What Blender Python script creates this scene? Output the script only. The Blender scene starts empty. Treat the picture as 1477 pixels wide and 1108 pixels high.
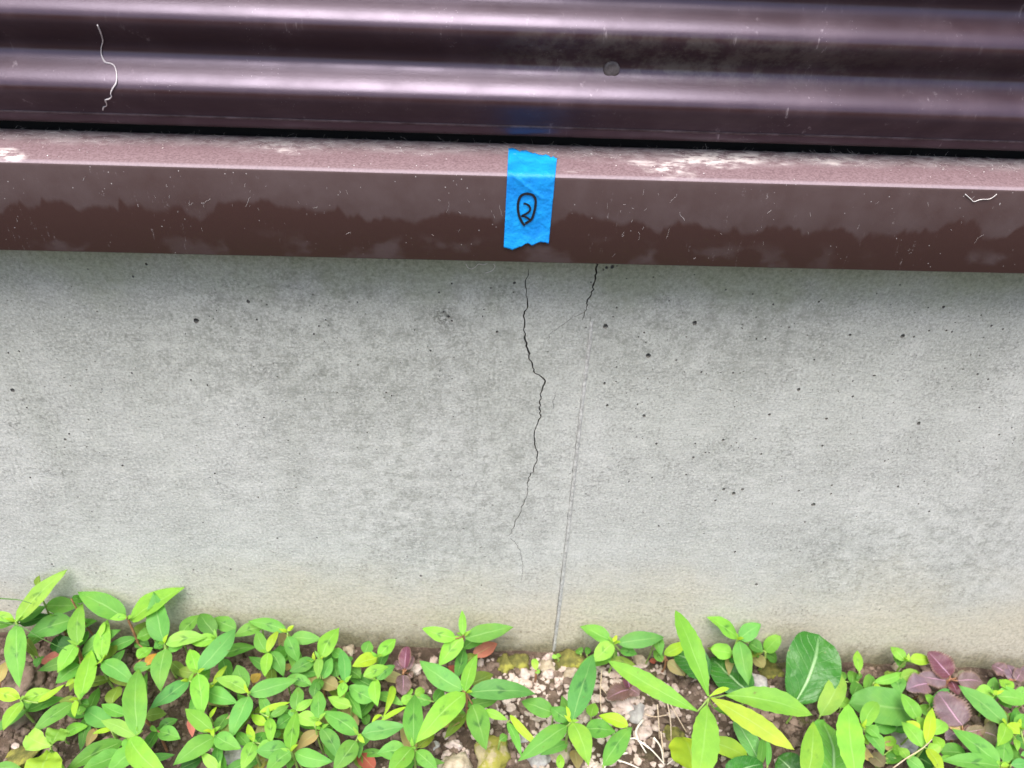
import bpy, bmesh, math, random
from mathutils import Vector, Matrix, noise, geometry

random.seed(7)
R = math.radians
scene = bpy.context.scene
COL = scene.collection

# ------------------------------------------------------------------ camera
PW, PH, FPX = 1477.0, 1108.0, 1109.0          # photograph frame and focal length in its pixels
PITCH, YAW, ROLL = R(36.0), R(3.037), R(2.717)
CAM = Vector((0.0, -0.45, 0.6463))
_fw = Vector((math.sin(YAW) * math.cos(PITCH), math.cos(YAW) * math.cos(PITCH), -math.sin(PITCH)))
_rt0 = Vector((math.cos(YAW), -math.sin(YAW), 0))
_up0 = _rt0.cross(_fw)
_rt = _rt0 * math.cos(ROLL) + _up0 * math.sin(ROLL)
_up = -_rt0 * math.sin(ROLL) + _up0 * math.cos(ROLL)
cam_data = bpy.data.cameras.new('camera')
cam_data.sensor_width = 36.0
cam_data.lens = FPX / PW * 36.0
cam_data.clip_start = 0.01
cam_data.clip_end = 500.0
cam_data.dof.use_dof = True
cam_data.dof.focus_distance = 0.50
cam_data.dof.aperture_fstop = 11.0
cam = bpy.data.objects.new('camera', cam_data)
COL.objects.link(cam)
m = Matrix((_rt, _up, -_fw)).transposed().to_4x4()
m.translation = CAM
cam.matrix_world = m
scene.camera = cam

# ------------------------------------------------------------------ sky, sun, exposure
SUN_EL, SUN_AZ = 69.0, -15.0                   # azimuth measured from straight behind the camera, towards the left
world = bpy.data.worlds.new('World')
scene.world = world
world.use_nodes = True
wn, wl = world.node_tree.nodes, world.node_tree.links
sky = wn.new('ShaderNodeTexSky')
sky.sky_type = 'NISHITA'
sky.sun_disc = False
sky.sun_elevation = R(SUN_EL)
sky.sun_rotation = R(180.0 - SUN_AZ)
sky.dust_density = 4.0
sky.air_density = 1.2
sky.ozone_density = 1.0
wn['Background'].inputs['Strength'].default_value = 0.08
wl.new(sky.outputs[0], wn['Background'].inputs['Color'])
sun_data = bpy.data.lights.new('sun', 'SUN')
sun_data.energy = 1.5
sun_data.angle = R(38)
sun_data.color = (1.0, 0.975, 0.935)
sun = bpy.data.objects.new('sun', sun_data)
COL.objects.link(sun)
_to_sun = Vector((math.sin(R(SUN_AZ)) * math.cos(R(SUN_EL)), -math.cos(R(SUN_AZ)) * math.cos(R(SUN_EL)), math.sin(R(SUN_EL))))
sun.rotation_euler = _to_sun.to_track_quat('Z', 'Y').to_euler()
sun.location = _to_sun * 6
scene.view_settings.view_transform = 'Standard'
scene.view_settings.look = 'None'
scene.view_settings.gamma = 1.0
scene.view_settings.exposure = 1.90
scene.view_settings.use_curve_mapping = False
scene.cycles.use_denoising = True
scene.cycles.max_bounces = 8

# ------------------------------------------------------------------ helpers
def ray(px, py):
    return (_fw * FPX + _rt * (px - PW / 2) - _up * (py - PH / 2)).normalized()

def on_y(px, py, y):
    d = ray(px, py)
    return CAM + d * ((y - CAM.y) / d.y)

def slope(x):
    return -0.0565 * (x - 0.0776)

def ground_z(x, y):
    z = slope(x) if abs(x) < 1.2 else slope(1.2 if x > 0 else -1.2)
    if -1.5 < y and abs(x) < 1.5:
        z += 0.006 * noise.noise(Vector((x * 9, y * 9, 1.3)))
        z += 0.0035 * noise.noise(Vector((x * 34, y * 34, 4.1)))
        z += 0.0016 * noise.noise(Vector((x * 110, y * 110, 7.7)))
        z -= 0.004 * math.exp(-((y + 0.0) / 0.012) ** 2)
    return z

def place(px, py, h, ymax=-0.006):
    """point of the picture at height h (m) above the soil, kept in front of the concrete"""
    d = ray(px, py)
    z = h
    p = None
    for _ in range(4):
        t = (z - CAM.z) / d.z
        p = CAM + d * t
        z = slope(p.x) + h
    if p.y > ymax:
        p = CAM + d * ((ymax - CAM.y) / d.y)
    return p

def px_of(p):
    v = p - CAM
    w = v.dot(_fw)
    return Vector((PW / 2 + FPX * v.dot(_rt) / w, PH / 2 - FPX * v.dot(_up) / w))

def srgb(r, g, b):
    f = lambda c: c / 12.92 if c <= 0.04045 else ((c + 0.055) / 1.055) ** 2.4
    return (f(r / 255), f(g / 255), f(b / 255), 1.0)

def mesh_obj(name, verts, faces, mat, parent=None, loc=None, smooth=True, uvs=None):
    me = bpy.data.meshes.new(name)
    me.from_pydata([tuple(v) for v in verts], [], faces)
    if uvs is not None:
        layer = me.uv_layers.new(name='UVMap')
        for lp in me.loops:
            layer.data[lp.index].uv = uvs[lp.vertex_index]
    if smooth:
        me.polygons.foreach_set('use_smooth', [True] * len(me.polygons))
    me.update()
    if mat:
        me.materials.append(mat)
    o = bpy.data.objects.new(name, me)
    COL.objects.link(o)
    if parent:
        o.parent = parent
    if loc is not None:
        o.location = loc
    return o

def tag(o, label=None, category=None, group=None, kind=None):
    if label: o['label'] = label
    if category: o['category'] = category
    if group: o['group'] = group
    if kind: o['kind'] = kind
    return o

def empty(name, loc):
    o = bpy.data.objects.new(name, None)
    o.empty_display_size = 0.01
    COL.objects.link(o)
    o.location = loc
    return o

def tube(verts, faces, pts, radii, sides=6, cap=True):
    """append a tapered tube along pts"""
    n = len(pts)
    base = len(verts)
    prev = None
    for i, p in enumerate(pts):
        d = (pts[min(i + 1, n - 1)] - pts[max(i - 1, 0)])
        if d.length < 1e-9: d = Vector((0, 0, 1))
        d.normalize()
        if prev is None:
            a = d.orthogonal().normalized()
        else:
            a = (prev - d * prev.dot(d))
            a = a.normalized() if a.length > 1e-6 else d.orthogonal().normalized()
        prev = a
        b = d.cross(a)
        r = radii[i] if isinstance(radii, (list, tuple)) else radii
        for k in range(sides):
            an = 2 * math.pi * k / sides
            verts.append(p + (a * math.cos(an) + b * math.sin(an)) * r)
    for i in range(n - 1):
        for k in range(sides):
            k2 = (k + 1) % sides
            faces.append((base + i * sides + k, base + i * sides + k2, base + (i + 1) * sides + k2, base + (i + 1) * sides + k))
    if cap:
        faces.append(tuple(base + k for k in reversed(range(sides))))
        faces.append(tuple(base + (n - 1) * sides + k for k in range(sides)))

def smooth_path(pts, steps=6):
    out = []
    P = [pts[0]] + list(pts) + [pts[-1]]
    for i in range(1, len(P) - 2):
        p0, p1, p2, p3 = P[i - 1], P[i], P[i + 1], P[i + 2]
        for s in range(steps):
            t = s / steps
            out.append(0.5 * ((2 * p1) + (p2 - p0) * t + (2 * p0 - 5 * p1 + 4 * p2 - p3) * t * t + (3 * p1 - p0 - 3 * p2 + p3) * t ** 3))
    out.append(pts[-1].copy())
    return out

# ------------------------------------------------------------------ materials
class NT:
    def __init__(self, name):
        self.mat = bpy.data.materials.new(name)
        self.mat.use_nodes = True
        self.n = self.mat.node_tree.nodes
        self.l = self.mat.node_tree.links
        self.bsdf = self.n['Principled BSDF']
        self.out = self.n['Material Output']
    def node(self, t, **kw):
        nd = self.n.new(t)
        for k, v in kw.items(): setattr(nd, k, v)
        return nd
    def put(self, sock, val):
        if hasattr(val, 'is_linked') or isinstance(val, bpy.types.NodeSocket):
            self.l.new(val, sock)
        else:
            sock.default_value = val
    def coord(self, kind='Object', scale=(1, 1, 1), loc=(0, 0, 0)):
        tc = self.node('ShaderNodeTexCoord')
        mp = self.node('ShaderNodeMapping')
        mp.inputs['Scale'].default_value = scale
        mp.inputs['Location'].default_value = loc
        self.l.new(tc.outputs[kind], mp.inputs['Vector'])
        return mp.outputs[0]
    def noise(self, vec, scale, detail=4, rough=0.55, dist=0.0):
        t = self.node('ShaderNodeTexNoise')
        self.l.new(vec, t.inputs['Vector'])
        t.inputs['Scale'].default_value = scale
        t.inputs['Detail'].default_value = detail
        t.inputs['Roughness'].default_value = rough
        t.inputs['Distortion'].default_value = dist
        return t.outputs['Fac']
    def voronoi(self, vec, scale, feature='F1', out='Distance'):
        t = self.node('ShaderNodeTexVoronoi')
        t.feature = feature
        self.l.new(vec, t.inputs['Vector'])
        t.inputs['Scale'].default_value = scale
        return t.outputs[out]
    def ramp(self, fac, lo, hi, v0=0.0, v1=1.0, smooth=True):
        mr = self.node('ShaderNodeMapRange')
        mr.interpolation_type = 'SMOOTHSTEP' if smooth else 'LINEAR'
        self.put(mr.inputs['Value'], fac)
        mr.inputs['From Min'].default_value = lo
        mr.inputs['From Max'].default_value = hi
        mr.inputs['To Min'].default_value = v0
        mr.inputs['To Max'].default_value = v1
        return mr.outputs['Result']
    def math(self, op, a, b=None, c=None):
        nd = self.node('ShaderNodeMath', operation=op)
        self.put(nd.inputs[0], a)
        if b is not None: self.put(nd.inputs[1], b)
        if c is not None: self.put(nd.inputs[2], c)
        return nd.outputs[0]
    def mix(self, fac, a, b, blend='MIX'):
        nd = self.node('ShaderNodeMix', data_type='RGBA', blend_type=blend)
        self.put(nd.inputs[0], fac)
        self.put(nd.inputs[6], a)
        self.put(nd.inputs[7], b)
        return nd.outputs[2]
    def sep(self, vec):
        nd = self.node('ShaderNodeSeparateXYZ')
        self.l.new(vec, nd.inputs[0])
        return nd.outputs
    def bump(self, h, strength, dist, normal=None):
        nd = self.node('ShaderNodeBump')
        nd.inputs['Strength'].default_value = strength
        nd.inputs['Distance'].default_value = dist
        self.l.new(h, nd.inputs['Height'])
        if normal is not None: self.l.new(normal, nd.inputs['Normal'])
        return nd.outputs[0]
    def set(self, **kw):
        names = dict(color='Base Color', rough='Roughness', normal='Normal', spec='Specular IOR Level', metal='Metallic', coat='Coat Weight', coat_rough='Coat Roughness')
        for k, v in kw.items(): self.put(self.bsdf.inputs[names[k]], v)
        return self.mat

def rgb(r, g, b): return (r, g, b, 1.0)

# --- concrete: trowel-grey, mottled, greenish damp film high up, beige splash zone low down
c = NT('concrete')
v = c.coord()
big = c.noise(v, 9, 5, 0.6)
mid = c.noise(c.coord(scale=(1, 1, 1.3)), 48, 6, 0.68)
fine = c.noise(v, 300, 5, 0.72)
grit = c.noise(v, 520, 6, 0.82)
sx, sy, sz = c.sep(v)
col = c.mix(c.ramp(big, 0.3, 0.7), rgb(0.385, 0.388, 0.370), rgb(0.480, 0.482, 0.462))
patch = c.ramp(c.noise(v, 11, 4, 0.6), 0.36, 0.70)
col = c.mix(c.math('MULTIPLY', c.math('MULTIPLY', c.ramp(mid, 0.36, 0.66), c.ramp(fine, 0.42, 0.64)), c.ramp(patch, 0, 1, 0.30, 0.95)), col, rgb(0.185, 0.185, 0.175))
col = c.mix(c.ramp(grit, 0.505, 0.62, 0, 0.62), col, rgb(0.185, 0.185, 0.165))
col = c.mix(c.ramp(grit, 0.485, 0.38, 0, 0.60), col, rgb(0.66, 0.66, 0.63))
col = c.mix(c.ramp(mid, 0.46, 0.30, 0, 0.35), col, rgb(0.56, 0.555, 0.53))
def blob(cx, cz, rx, rz):
    dx = c.math('POWER', c.math('ABSOLUTE', c.math('DIVIDE', c.math('SUBTRACT', sx, cx), rx)), 2.0)
    dz = c.math('POWER', c.math('ABSOLUTE', c.math('DIVIDE', c.math('SUBTRACT', sz, cz), rz)), 2.0)
    return c.math('POWER', 2.718, c.math('MULTIPLY', c.math('ADD', dx, dz), -1.0))
# blotchy weathering, heaviest high up left of the crack and low down at the right
zone = c.math('MAXIMUM', c.math('MAXIMUM', blob(-0.10, 0.34, 0.16, 0.09), blob(-0.03, 0.20, 0.10, 0.12)), c.math('MAXIMUM', blob(0.40, 0.13, 0.14, 0.08), c.math('MULTIPLY', blob(0.16, 0.37, 0.12, 0.06), 0.8)))
m1 = c.noise(v, 85, 6, 0.75)
m2 = c.noise(v, 240, 4, 0.7)
mott = c.math('MULTIPLY', c.ramp(m1, 0.44, 0.60), c.ramp(m2, 0.42, 0.58, 0.35, 1.0))
col = c.mix(c.math('MULTIPLY', mott, c.ramp(zone, 0.05, 0.8, 0.10, 0.62)), col, rgb(0.20, 0.205, 0.185))
sm = c.math('MULTIPLY', blob(-0.0255, 0.3735, 0.0085, 0.010), c.ramp(c.noise(v, 330, 4, 0.7), 0.40, 0.58))
col = c.mix(c.math('MULTIPLY', sm, 0.9), col, rgb(0.09, 0.09, 0.08))
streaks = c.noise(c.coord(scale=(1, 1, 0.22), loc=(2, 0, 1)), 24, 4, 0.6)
upper_shade = c.math('ADD', sz, c.math('MULTIPLY', c.math('SUBTRACT', streaks, 0.5), 0.34))
col = c.mix(c.ramp(upper_shade, 0.16, 0.40, 0, 0.42), col, c.mix(1.0, col, rgb(0.60, 0.63, 0.56), 'MULTIPLY'))  # light falloff towards the trim painted into the colour, broken by stain streaks
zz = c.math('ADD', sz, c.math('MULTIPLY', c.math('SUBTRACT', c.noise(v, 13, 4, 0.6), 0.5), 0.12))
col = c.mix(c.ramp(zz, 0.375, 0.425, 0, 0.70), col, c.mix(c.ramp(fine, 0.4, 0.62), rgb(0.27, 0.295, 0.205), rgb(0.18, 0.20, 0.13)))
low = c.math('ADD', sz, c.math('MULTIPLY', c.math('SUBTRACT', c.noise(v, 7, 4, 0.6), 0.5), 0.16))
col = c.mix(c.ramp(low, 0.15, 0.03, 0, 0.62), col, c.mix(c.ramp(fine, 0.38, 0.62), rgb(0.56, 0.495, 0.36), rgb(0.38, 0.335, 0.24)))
# damp moss film where the concrete leaves the soil
basez = c.math('ADD', sz, c.math('MULTIPLY', sx, 0.0565))
film = c.math('ADD', basez, c.math('MULTIPLY', c.math('SUBTRACT', c.noise(v, 38, 5, 0.7), 0.5), 0.060))
col = c.mix(c.ramp(film, 0.034, 0.004, 0, 0.80), col, c.mix(c.ramp(fine, 0.4, 0.6), rgb(0.20, 0.175, 0.10), rgb(0.10, 0.095, 0.05)))
splash = c.math('MULTIPLY', c.ramp(c.noise(v, 190, 4, 0.7), 0.56, 0.66), c.ramp(film, 0.075, 0.015, 0, 0.7))
col = c.mix(splash, col, rgb(0.17, 0.135, 0.095))
# tiny blow-holes seen only as specks
pv = c.voronoi(v, 120)
pid = c.node('ShaderNodeTexVoronoi'); pid.feature = 'F1'; c.l.new(v, pid.inputs['Vector']); pid.inputs['Scale'].default_value = 120
keep = c.ramp(c.sep(pid.outputs['Color'])[0], 0.50, 0.52)
hole = c.math('MULTIPLY', c.ramp(pv, 0.10, 0.055), keep)
hole = c.math('MULTIPLY', hole, c.ramp(c.noise(v, 6, 3, 0.5), 0.35, 0.6))
col = c.mix(hole, col, rgb(0.10, 0.10, 0.09))
hgt = c.math('ADD', c.math('MULTIPLY', fine, 0.5), c.math('MULTIPLY', grit, 0.35))
hgt = c.math('SUBTRACT', hgt, c.math('MULTIPLY', hole, 1.2))
nrm = c.bump(mid, 0.25, 0.004, c.bump(hgt, 0.55, 0.0012))
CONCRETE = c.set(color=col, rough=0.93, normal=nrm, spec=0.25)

def simple(name, color, rough=0.6, nscale=None, color2=None, bump=None, spec=0.4):
    c = NT(name)
    v = c.coord()
    if nscale:
        fac = c.ramp(c.noise(v, nscale, 5, 0.65), 0.32, 0.68)
        col = c.mix(fac, color, color2)
    else:
        col = color
    kw = dict(color=col, rough=rough, spec=spec)
    if bump: kw['normal'] = c.bump(c.noise(v, bump[0], 4, 0.7), bump[1], bump[2])
    return c.set(**kw)

PORE = simple('pore_shade', rgb(0.12, 0.115, 0.10), 0.95, 400, rgb(0.20, 0.195, 0.18))  # insides of pores and cracks coloured dark to deepen their shade
c = NT('seam_mortar')
v = c.coord()
CONC_SEAM = c.set(color=c.mix(c.ramp(c.noise(v, 300, 4, 0.7), 0.35, 0.65), rgb(0.27, 0.268, 0.255), rgb(0.49, 0.487, 0.47)), rough=0.95, normal=c.bump(c.noise(v, 500, 3), 0.6, 0.001))

# --- brown baked enamel, dusty
def enamel(name, kind):
    c = NT(name)
    v = c.coord()
    sx, sy, sz = c.sep(v)
    base = rgb(0.050, 0.0240, 0.0220)
    fine = c.noise(v, 700, 3, 0.7)
    if kind == 'face':
        # runs of water have washed the lower part clean: jagged tide mark
        runs = c.noise(c.coord(scale=(1, 1, 0.3)), 26, 4, 0.55, 0.5)
        lobes = c.noise(c.coord(scale=(1, 1, 0.05), loc=(3, 0, 0)), 14, 2, 0.5)
        drips = c.noise(c.coord(scale=(1, 1, 0.06), loc=(7, 0, 2)), 55, 3, 0.6)
        sz_ = c.math('ADD', sz, c.math('MULTIPLY', c.ramp(drips, 0.48, 0.80), -0.007))
        edge = c.math('ADD', sz_, c.math('ADD', c.math('MULTIPLY', c.math('SUBTRACT', runs, 0.5), 0.046), c.math('MULTIPLY', c.math('SUBTRACT', lobes, 0.5), 0.014)))
        dust = c.ramp(edge, 0.4585, 0.4628, 0.0, 0.60)
        pat = c.noise(c.coord(scale=(1, 1, 1.3)), 42, 3, 0.5)
        lowband = c.ramp(sz, 0.452, 0.440)
        patch = c.math('MULTIPLY', c.ramp(pat, 0.50, 0.64, 0, 0.55), lowband)
        dust = c.math('MAXIMUM', dust, patch)
        dust = c.math('MULTIPLY', dust, c.ramp(c.noise(v, 60, 4, 0.65), 0.2, 0.75, 0.55, 1.1))
        dust = c.math('MULTIPLY', dust, c.ramp(c.noise(v, 13, 3, 0.6), 0.3, 0.65, 0.55, 1.1))
        col = c.mix(dust, base, rgb(0.098, 0.068, 0.069))
        streak = c.noise(c.coord(scale=(1, 1, 0.16), loc=(1, 2, 3)), 330, 3, 0.7)
        zone = c.ramp(c.noise(v, 22, 3, 0.5), 0.46, 0.68)
        col = c.mix(c.math('MULTIPLY', c.math('MULTIPLY', c.ramp(streak, 0.60, 0.74), c.ramp(fine, 0.5, 0.62)), zone), col, rgb(0.40, 0.36, 0.36))
        spk = c.ramp(c.voronoi(v, 260), 0.10, 0.05)
        spk = c.math('MULTIPLY', spk, c.ramp(c.noise(v, 40, 3), 0.52, 0.62))
        col = c.mix(c.math('MULTIPLY', spk, 0.8), col, rgb(0.6, 0.57, 0.56))
        rough = c.ramp(dust, 0, 0.6, 0.42, 0.75)
    elif kind == 'ledge':
        dn = c.noise(c.coord(scale=(0.6, 1, 1)), 170, 6, 0.72, 0.2)
        col = c.mix(c.ramp(fine, 0.3, 0.7), rgb(0.105, 0.062, 0.068), rgb(0.190, 0.125, 0.136))
        clump = c.noise(c.coord(scale=(0.4, 1, 1)), 26, 4, 0.6)
        back = c.math('ADD', sy, c.math('MULTIPLY', c.math('SUBTRACT', clump, 0.5), 0.05))
        col = c.mix(c.math('MULTIPLY', c.ramp(back, -0.014, 0.006), c.ramp(dn, 0.36, 0.60, 0.1, 0.8)), col, rgb(0.36, 0.305, 0.31))
        col = c.mix(c.math('MULTIPLY', c.ramp(clump, 0.56, 0.68), c.ramp(dn, 0.42, 0.60)), col, rgb(0.58, 0.52, 0.50))
        # edge highlight put into the colour, paler along the bend
        col = c.mix(c.ramp(sy, -0.0270, -0.0290, 0, 0.45), col, rgb(0.30, 0.245, 0.275))
        rough = 0.62
    else:
        n1 = c.noise(c.coord(scale=(1, 1, 0.35)), 30, 5, 0.65)
        col = c.mix(c.ramp(n1, 0.42, 0.8, 0, 0.40), rgb(0.024, 0.0095, 0.0095), rgb(0.080, 0.052, 0.058))
        # dried algae and dirt caught in the second groove, from the middle to the right
        gx0 = c.math('MULTIPLY', c.ramp(sx, -0.02, 0.05), c.ramp(sx, 0.26, 0.13, 0.2, 1.0))
        gz0 = c.math('MULTIPLY', c.ramp(sz, 0.530, 0.538), c.ramp(sz, 0.562, 0.552))
        dirt = c.math('MULTIPLY', c.math('MULTIPLY', gx0, gz0), c.ramp(c.noise(v, 75, 6, 0.75), 0.40, 0.62))
        col = c.mix(c.math('MULTIPLY', dirt, 0.6), col, rgb(0.115, 0.105, 0.088))
        spk = c.ramp(c.voronoi(v, 520), 0.12, 0.05)
        spk = c.math('MULTIPLY', spk, c.ramp(c.noise(v, 28, 4, 0.6), 0.54, 0.66))
        col = c.mix(c.math('MULTIPLY', spk, 0.5), col, rgb(0.6, 0.55, 0.57))
        st = c.noise(c.coord(scale=(1, 1, 0.1), loc=(5, 1, 2)), 210, 3, 0.7)
        col = c.mix(c.math('MULTIPLY', c.ramp(st, 0.6, 0.75, 0, 0.5), c.ramp(n1, 0.5, 0.65)), col, rgb(0.38, 0.33, 0.35))
        rough = c.ramp(c.noise(v, 25, 4, 0.6), 0.3, 0.8, 0.29, 0.44)
        # the undersides of the ribs are never washed by rain: chalky, dull paint
        under = c.ramp(c.math('SINE', c.math('MULTIPLY', c.math('SUBTRACT', sz, 0.5205), 2 * math.pi / 0.0364)), 0.05, -0.45, 0, 0.42)
        rough = c.math('ADD', rough, under)
    if kind == 'siding': c.bsdf.inputs['Specular Tint'].default_value = (0.86, 0.76, 1.0, 1.0)
    return c.set(color=col, rough=rough, normal=c.bump(fine, 0.12, 0.0004), spec=0.75 if kind == 'siding' else 0.4)

FACE, LEDGE, SIDING = enamel('dusty_brown_enamel', 'face'), enamel('ledge_brown_enamel', 'ledge'), enamel('siding_brown_enamel', 'siding')

# --- blue crepe masking tape
c = NT('blue_crepe_paper')
v = c.coord()
crepe = c.noise(c.coord(scale=(1, 1, 0.25)), 900, 3, 0.6)
cl = c.noise(v, 60, 4, 0.6)
TAPE = c.set(color=c.mix(c.ramp(cl, 0.3, 0.7), rgb(0.0, 0.165, 0.52), rgb(0.003, 0.27, 0.68)), rough=0.55, normal=c.bump(crepe, 0.6, 0.0006, c.bump(cl, 0.5, 0.004)), spec=0.35)
INK = simple('black_marker_ink', rgb(0.006, 0.006, 0.01), 0.5)
DUST = simple('grey_dust_fibre', rgb(0.5, 0.46, 0.45), 0.95, 200, rgb(0.72, 0.68, 0.66))
ROOTLET = simple('dry_rootlet', rgb(0.42, 0.38, 0.40), 0.8, 300, rgb(0.62, 0.58, 0.58))
GAP_SHADE = simple('gap_shade_black', rgb(0.012, 0.011, 0.012), 0.9)  # near-black, so that the shade in the gap reads black
SCREW = simple('screw_paint', rgb(0.055, 0.042, 0.043), 0.5, 300, rgb(0.12, 0.10, 0.10))
HEM = simple('worn_hem', rgb(0.030, 0.013, 0.016), 0.5, 70, rgb(0.10, 0.07, 0.08))

# --- soil, crumbs, stones
c = NT('soil')
v = c.coord()
a, b_, d_ = c.noise(v, 26, 5, 0.6), c.noise(v, 160, 5, 0.7), c.noise(v, 600, 3, 0.7)
col = c.mix(c.ramp(a, 0.35, 0.65), rgb(0.050, 0.034, 0.025), rgb(0.105, 0.073, 0.054))
col = c.mix(c.ramp(b_, 0.5, 0.72), col, rgb(0.20, 0.15, 0.12))
col = c.mix(c.ramp(c.noise(v, 18, 4, 0.6), 0.58, 0.72, 0, 0.5), col, rgb(0.105, 0.115, 0.035))
SOIL = c.set(color=col, rough=0.95, normal=c.bump(d_, 0.6, 0.002, c.bump(b_, 0.7, 0.005)), spec=0.2)

def rock(name, c1, c2, moss=None, amount=0.5):
    c = NT(name)
    v = c.coord('Object')
    info = c.node('ShaderNodeObjectInfo')
    n1, n2 = c.noise(v, 90, 5, 0.65), c.noise(v, 420, 4, 0.7)
    col = c.mix(c.ramp(n1, 0.35, 0.65), c1, c2)
    col = c.mix(c.ramp(n2, 0.6, 0.75, 0, 0.5), col, rgb(c1[0] * 0.45, c1[1] * 0.45, c1[2] * 0.45))
    if moss:
        col = c.mix(c.ramp(c.noise(v, 55, 5, 0.65), 0.62 - amount * 0.3, 0.72 - amount * 0.3), col, moss)
    return c.set(color=col, rough=0.92, normal=c.bump(n2, 0.7, 0.0015), spec=0.25)

CRUMB = rock('soil_crumb', rgb(0.105, 0.073, 0.055), rgb(0.20, 0.145, 0.115))
GRAVEL = rock('pale_gravel', rgb(0.36, 0.275, 0.235), rgb(0.54, 0.45, 0.40))
STONE_GREY = rock('grey_stone', rgb(0.24, 0.225, 0.22), rgb(0.40, 0.385, 0.37))
STONE_TAN = rock('tan_stone', rgb(0.28, 0.225, 0.155), rgb(0.44, 0.375, 0.29))
STONE_PINK = rock('pinkish_stone', rgb(0.38, 0.295, 0.265), rgb(0.55, 0.465, 0.43))
STONE_MOSS = rock('mossy_stone', rgb(0.27, 0.225, 0.13), rgb(0.40, 0.335, 0.21), rgb(0.24, 0.225, 0.045), 0.7)
MOSS = rock('moss', rgb(0.085, 0.085, 0.025), rgb(0.20, 0.185, 0.05), rgb(0.26, 0.25, 0.05), 0.4)
STRAW = simple('dry_straw', rgb(0.45, 0.33, 0.22), 0.8, 200, rgb(0.66, 0.54, 0.42))
STRAWW = simple('bleached_straw', rgb(0.62, 0.55, 0.46), 0.8, 200, rgb(0.80, 0.74, 0.66))

# --- leaves: colour comes from the object, veins and marks from the leaf's own uv
def leaf_mat(name, mark=0.0, gloss=0.60, crinkle=0.0, vein=(0.55, 0.80, 0.32), vein_amt=0.5, transl=0.45, edge=None):
    c = NT(name)
    info = c.node('ShaderNodeObjectInfo')
    tc = c.node('ShaderNodeTexCoord')
    u, vv, _ = c.sep(tc.outputs['UV'])
    obv = c.node('ShaderNodeVectorMath', operation='ADD')
    c.l.new(tc.outputs['Object'], obv.inputs[0])
    rv = c.node('ShaderNodeCombineXYZ')
    for k in range(3): c.l.new(info.outputs['Random'], rv.inputs[k])
    sc = c.node('ShaderNodeVectorMath', operation='SCALE'); sc.inputs['Scale'].default_value = 3.0
    c.l.new(rv.outputs[0], sc.inputs[0]); c.l.new(sc.outputs[0], obv.inputs[1])
    ov = obv.outputs[0]
    au = c.math('ABSOLUTE', c.math('SUBTRACT', u, 0.5))
    col = info.outputs['Color']
    mot = c.noise(ov, 110, 4, 0.6)
    col = c.mix(c.ramp(mot, 0.3, 0.7, 0.0, 0.38), col, c.mix(1.0, col, rgb(0.62, 0.72, 0.75), 'MULTIPLY'))
    blot = c.noise(ov, 45, 3, 0.5)
    col = c.mix(c.ramp(blot, 0.45, 0.7, 0.0, 0.40), col, c.mix(1.0, col, rgb(1.45, 1.12, 0.9), 'MULTIPLY'))
    if mark:
        d1 = c.math('ADD', c.math('SUBTRACT', vv, 0.50), c.math('MULTIPLY', au, 0.55))
        mk = c.math('MULTIPLY', c.ramp(c.math('ABSOLUTE', d1), 0.085, 0.02), c.ramp(au, 0.34, 0.12))
        mk = c.math('MULTIPLY', mk, c.ramp(c.noise(ov, 150, 3, 0.6), 0.35, 0.6))
        mk = c.math('MULTIPLY', mk, c.math('MULTIPLY', c.ramp(info.outputs['Random'], 0.3, 0.6), mark))
        col = c.mix(mk, col, c.mix(1.0, col, rgb(0.42, 0.50, 0.62), 'MULTIPLY'))
    # small brown blemishes and dull dust
    bl = c.math('MULTIPLY', c.ramp(c.noise(ov, 210, 3, 0.6), 0.66, 0.74), c.ramp(c.noise(ov, 40, 2), 0.5, 0.62))
    col = c.mix(c.math('MULTIPLY', bl, 0.65), col, rgb(0.16, 0.12, 0.04))
    wob = c.math('MULTIPLY', c.math('SUBTRACT', c.noise(ov, 60, 2), 0.5), 0.10)
    ph = c.math('ADD', c.math('SUBTRACT', vv, c.math('MULTIPLY', au, 0.62)), wob)
    wave = c.math('ABSOLUTE', c.math('SINE', c.math('MULTIPLY', ph, 22.0)))
    side = c.math('MULTIPLY', c.ramp(wave, 0.20, 0.0), 0.45 * vein_amt)
    mid = c.math('MULTIPLY', c.ramp(au, 0.045, 0.012), c.ramp(vv, 1.0, 0.35, 0.25, 1.0))
    mid = c.math('MULTIPLY', mid, min(1.0, vein_amt * 1.5))
    vm = c.math('MAXIMUM', side, mid)
    col = c.mix(vm, col, c.mix(0.55, col, rgb(*vein)))
    if edge:
        col = c.mix(c.ramp(au, 0.36, 0.5, 0, 0.6), col, rgb(*edge))
    h = c.math('SUBTRACT', c.math('MULTIPLY', mot, 0.5), c.math('MULTIPLY', vm, 0.8))
    if crinkle:
        cr = c.noise(ov, 85, 2, 0.5)
        h = c.math('ADD', h, c.math('MULTIPLY', cr, -2.0 * crinkle))
    nrm = c.bump(h, 0.35 + 0.3 * crinkle, 0.0015 + 0.003 * crinkle)
    c.set(color=col, rough=gloss, normal=nrm, spec=0.38)
    tr = c.node('ShaderNodeBsdfTranslucent')
    c.l.new(c.mix(1.0, col, rgb(1.15, 1.1, 0.45), 'MULTIPLY'), tr.inputs['Color'])
    ms = c.node('ShaderNodeMixShader')
    ms.inputs[0].default_value = transl
    c.l.new(c.bsdf.outputs[0], ms.inputs[1]); c.l.new(tr.outputs[0], ms.inputs[2])
    c.l.new(ms.outputs[0], c.out.inputs['Surface'])
    return c.mat

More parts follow.
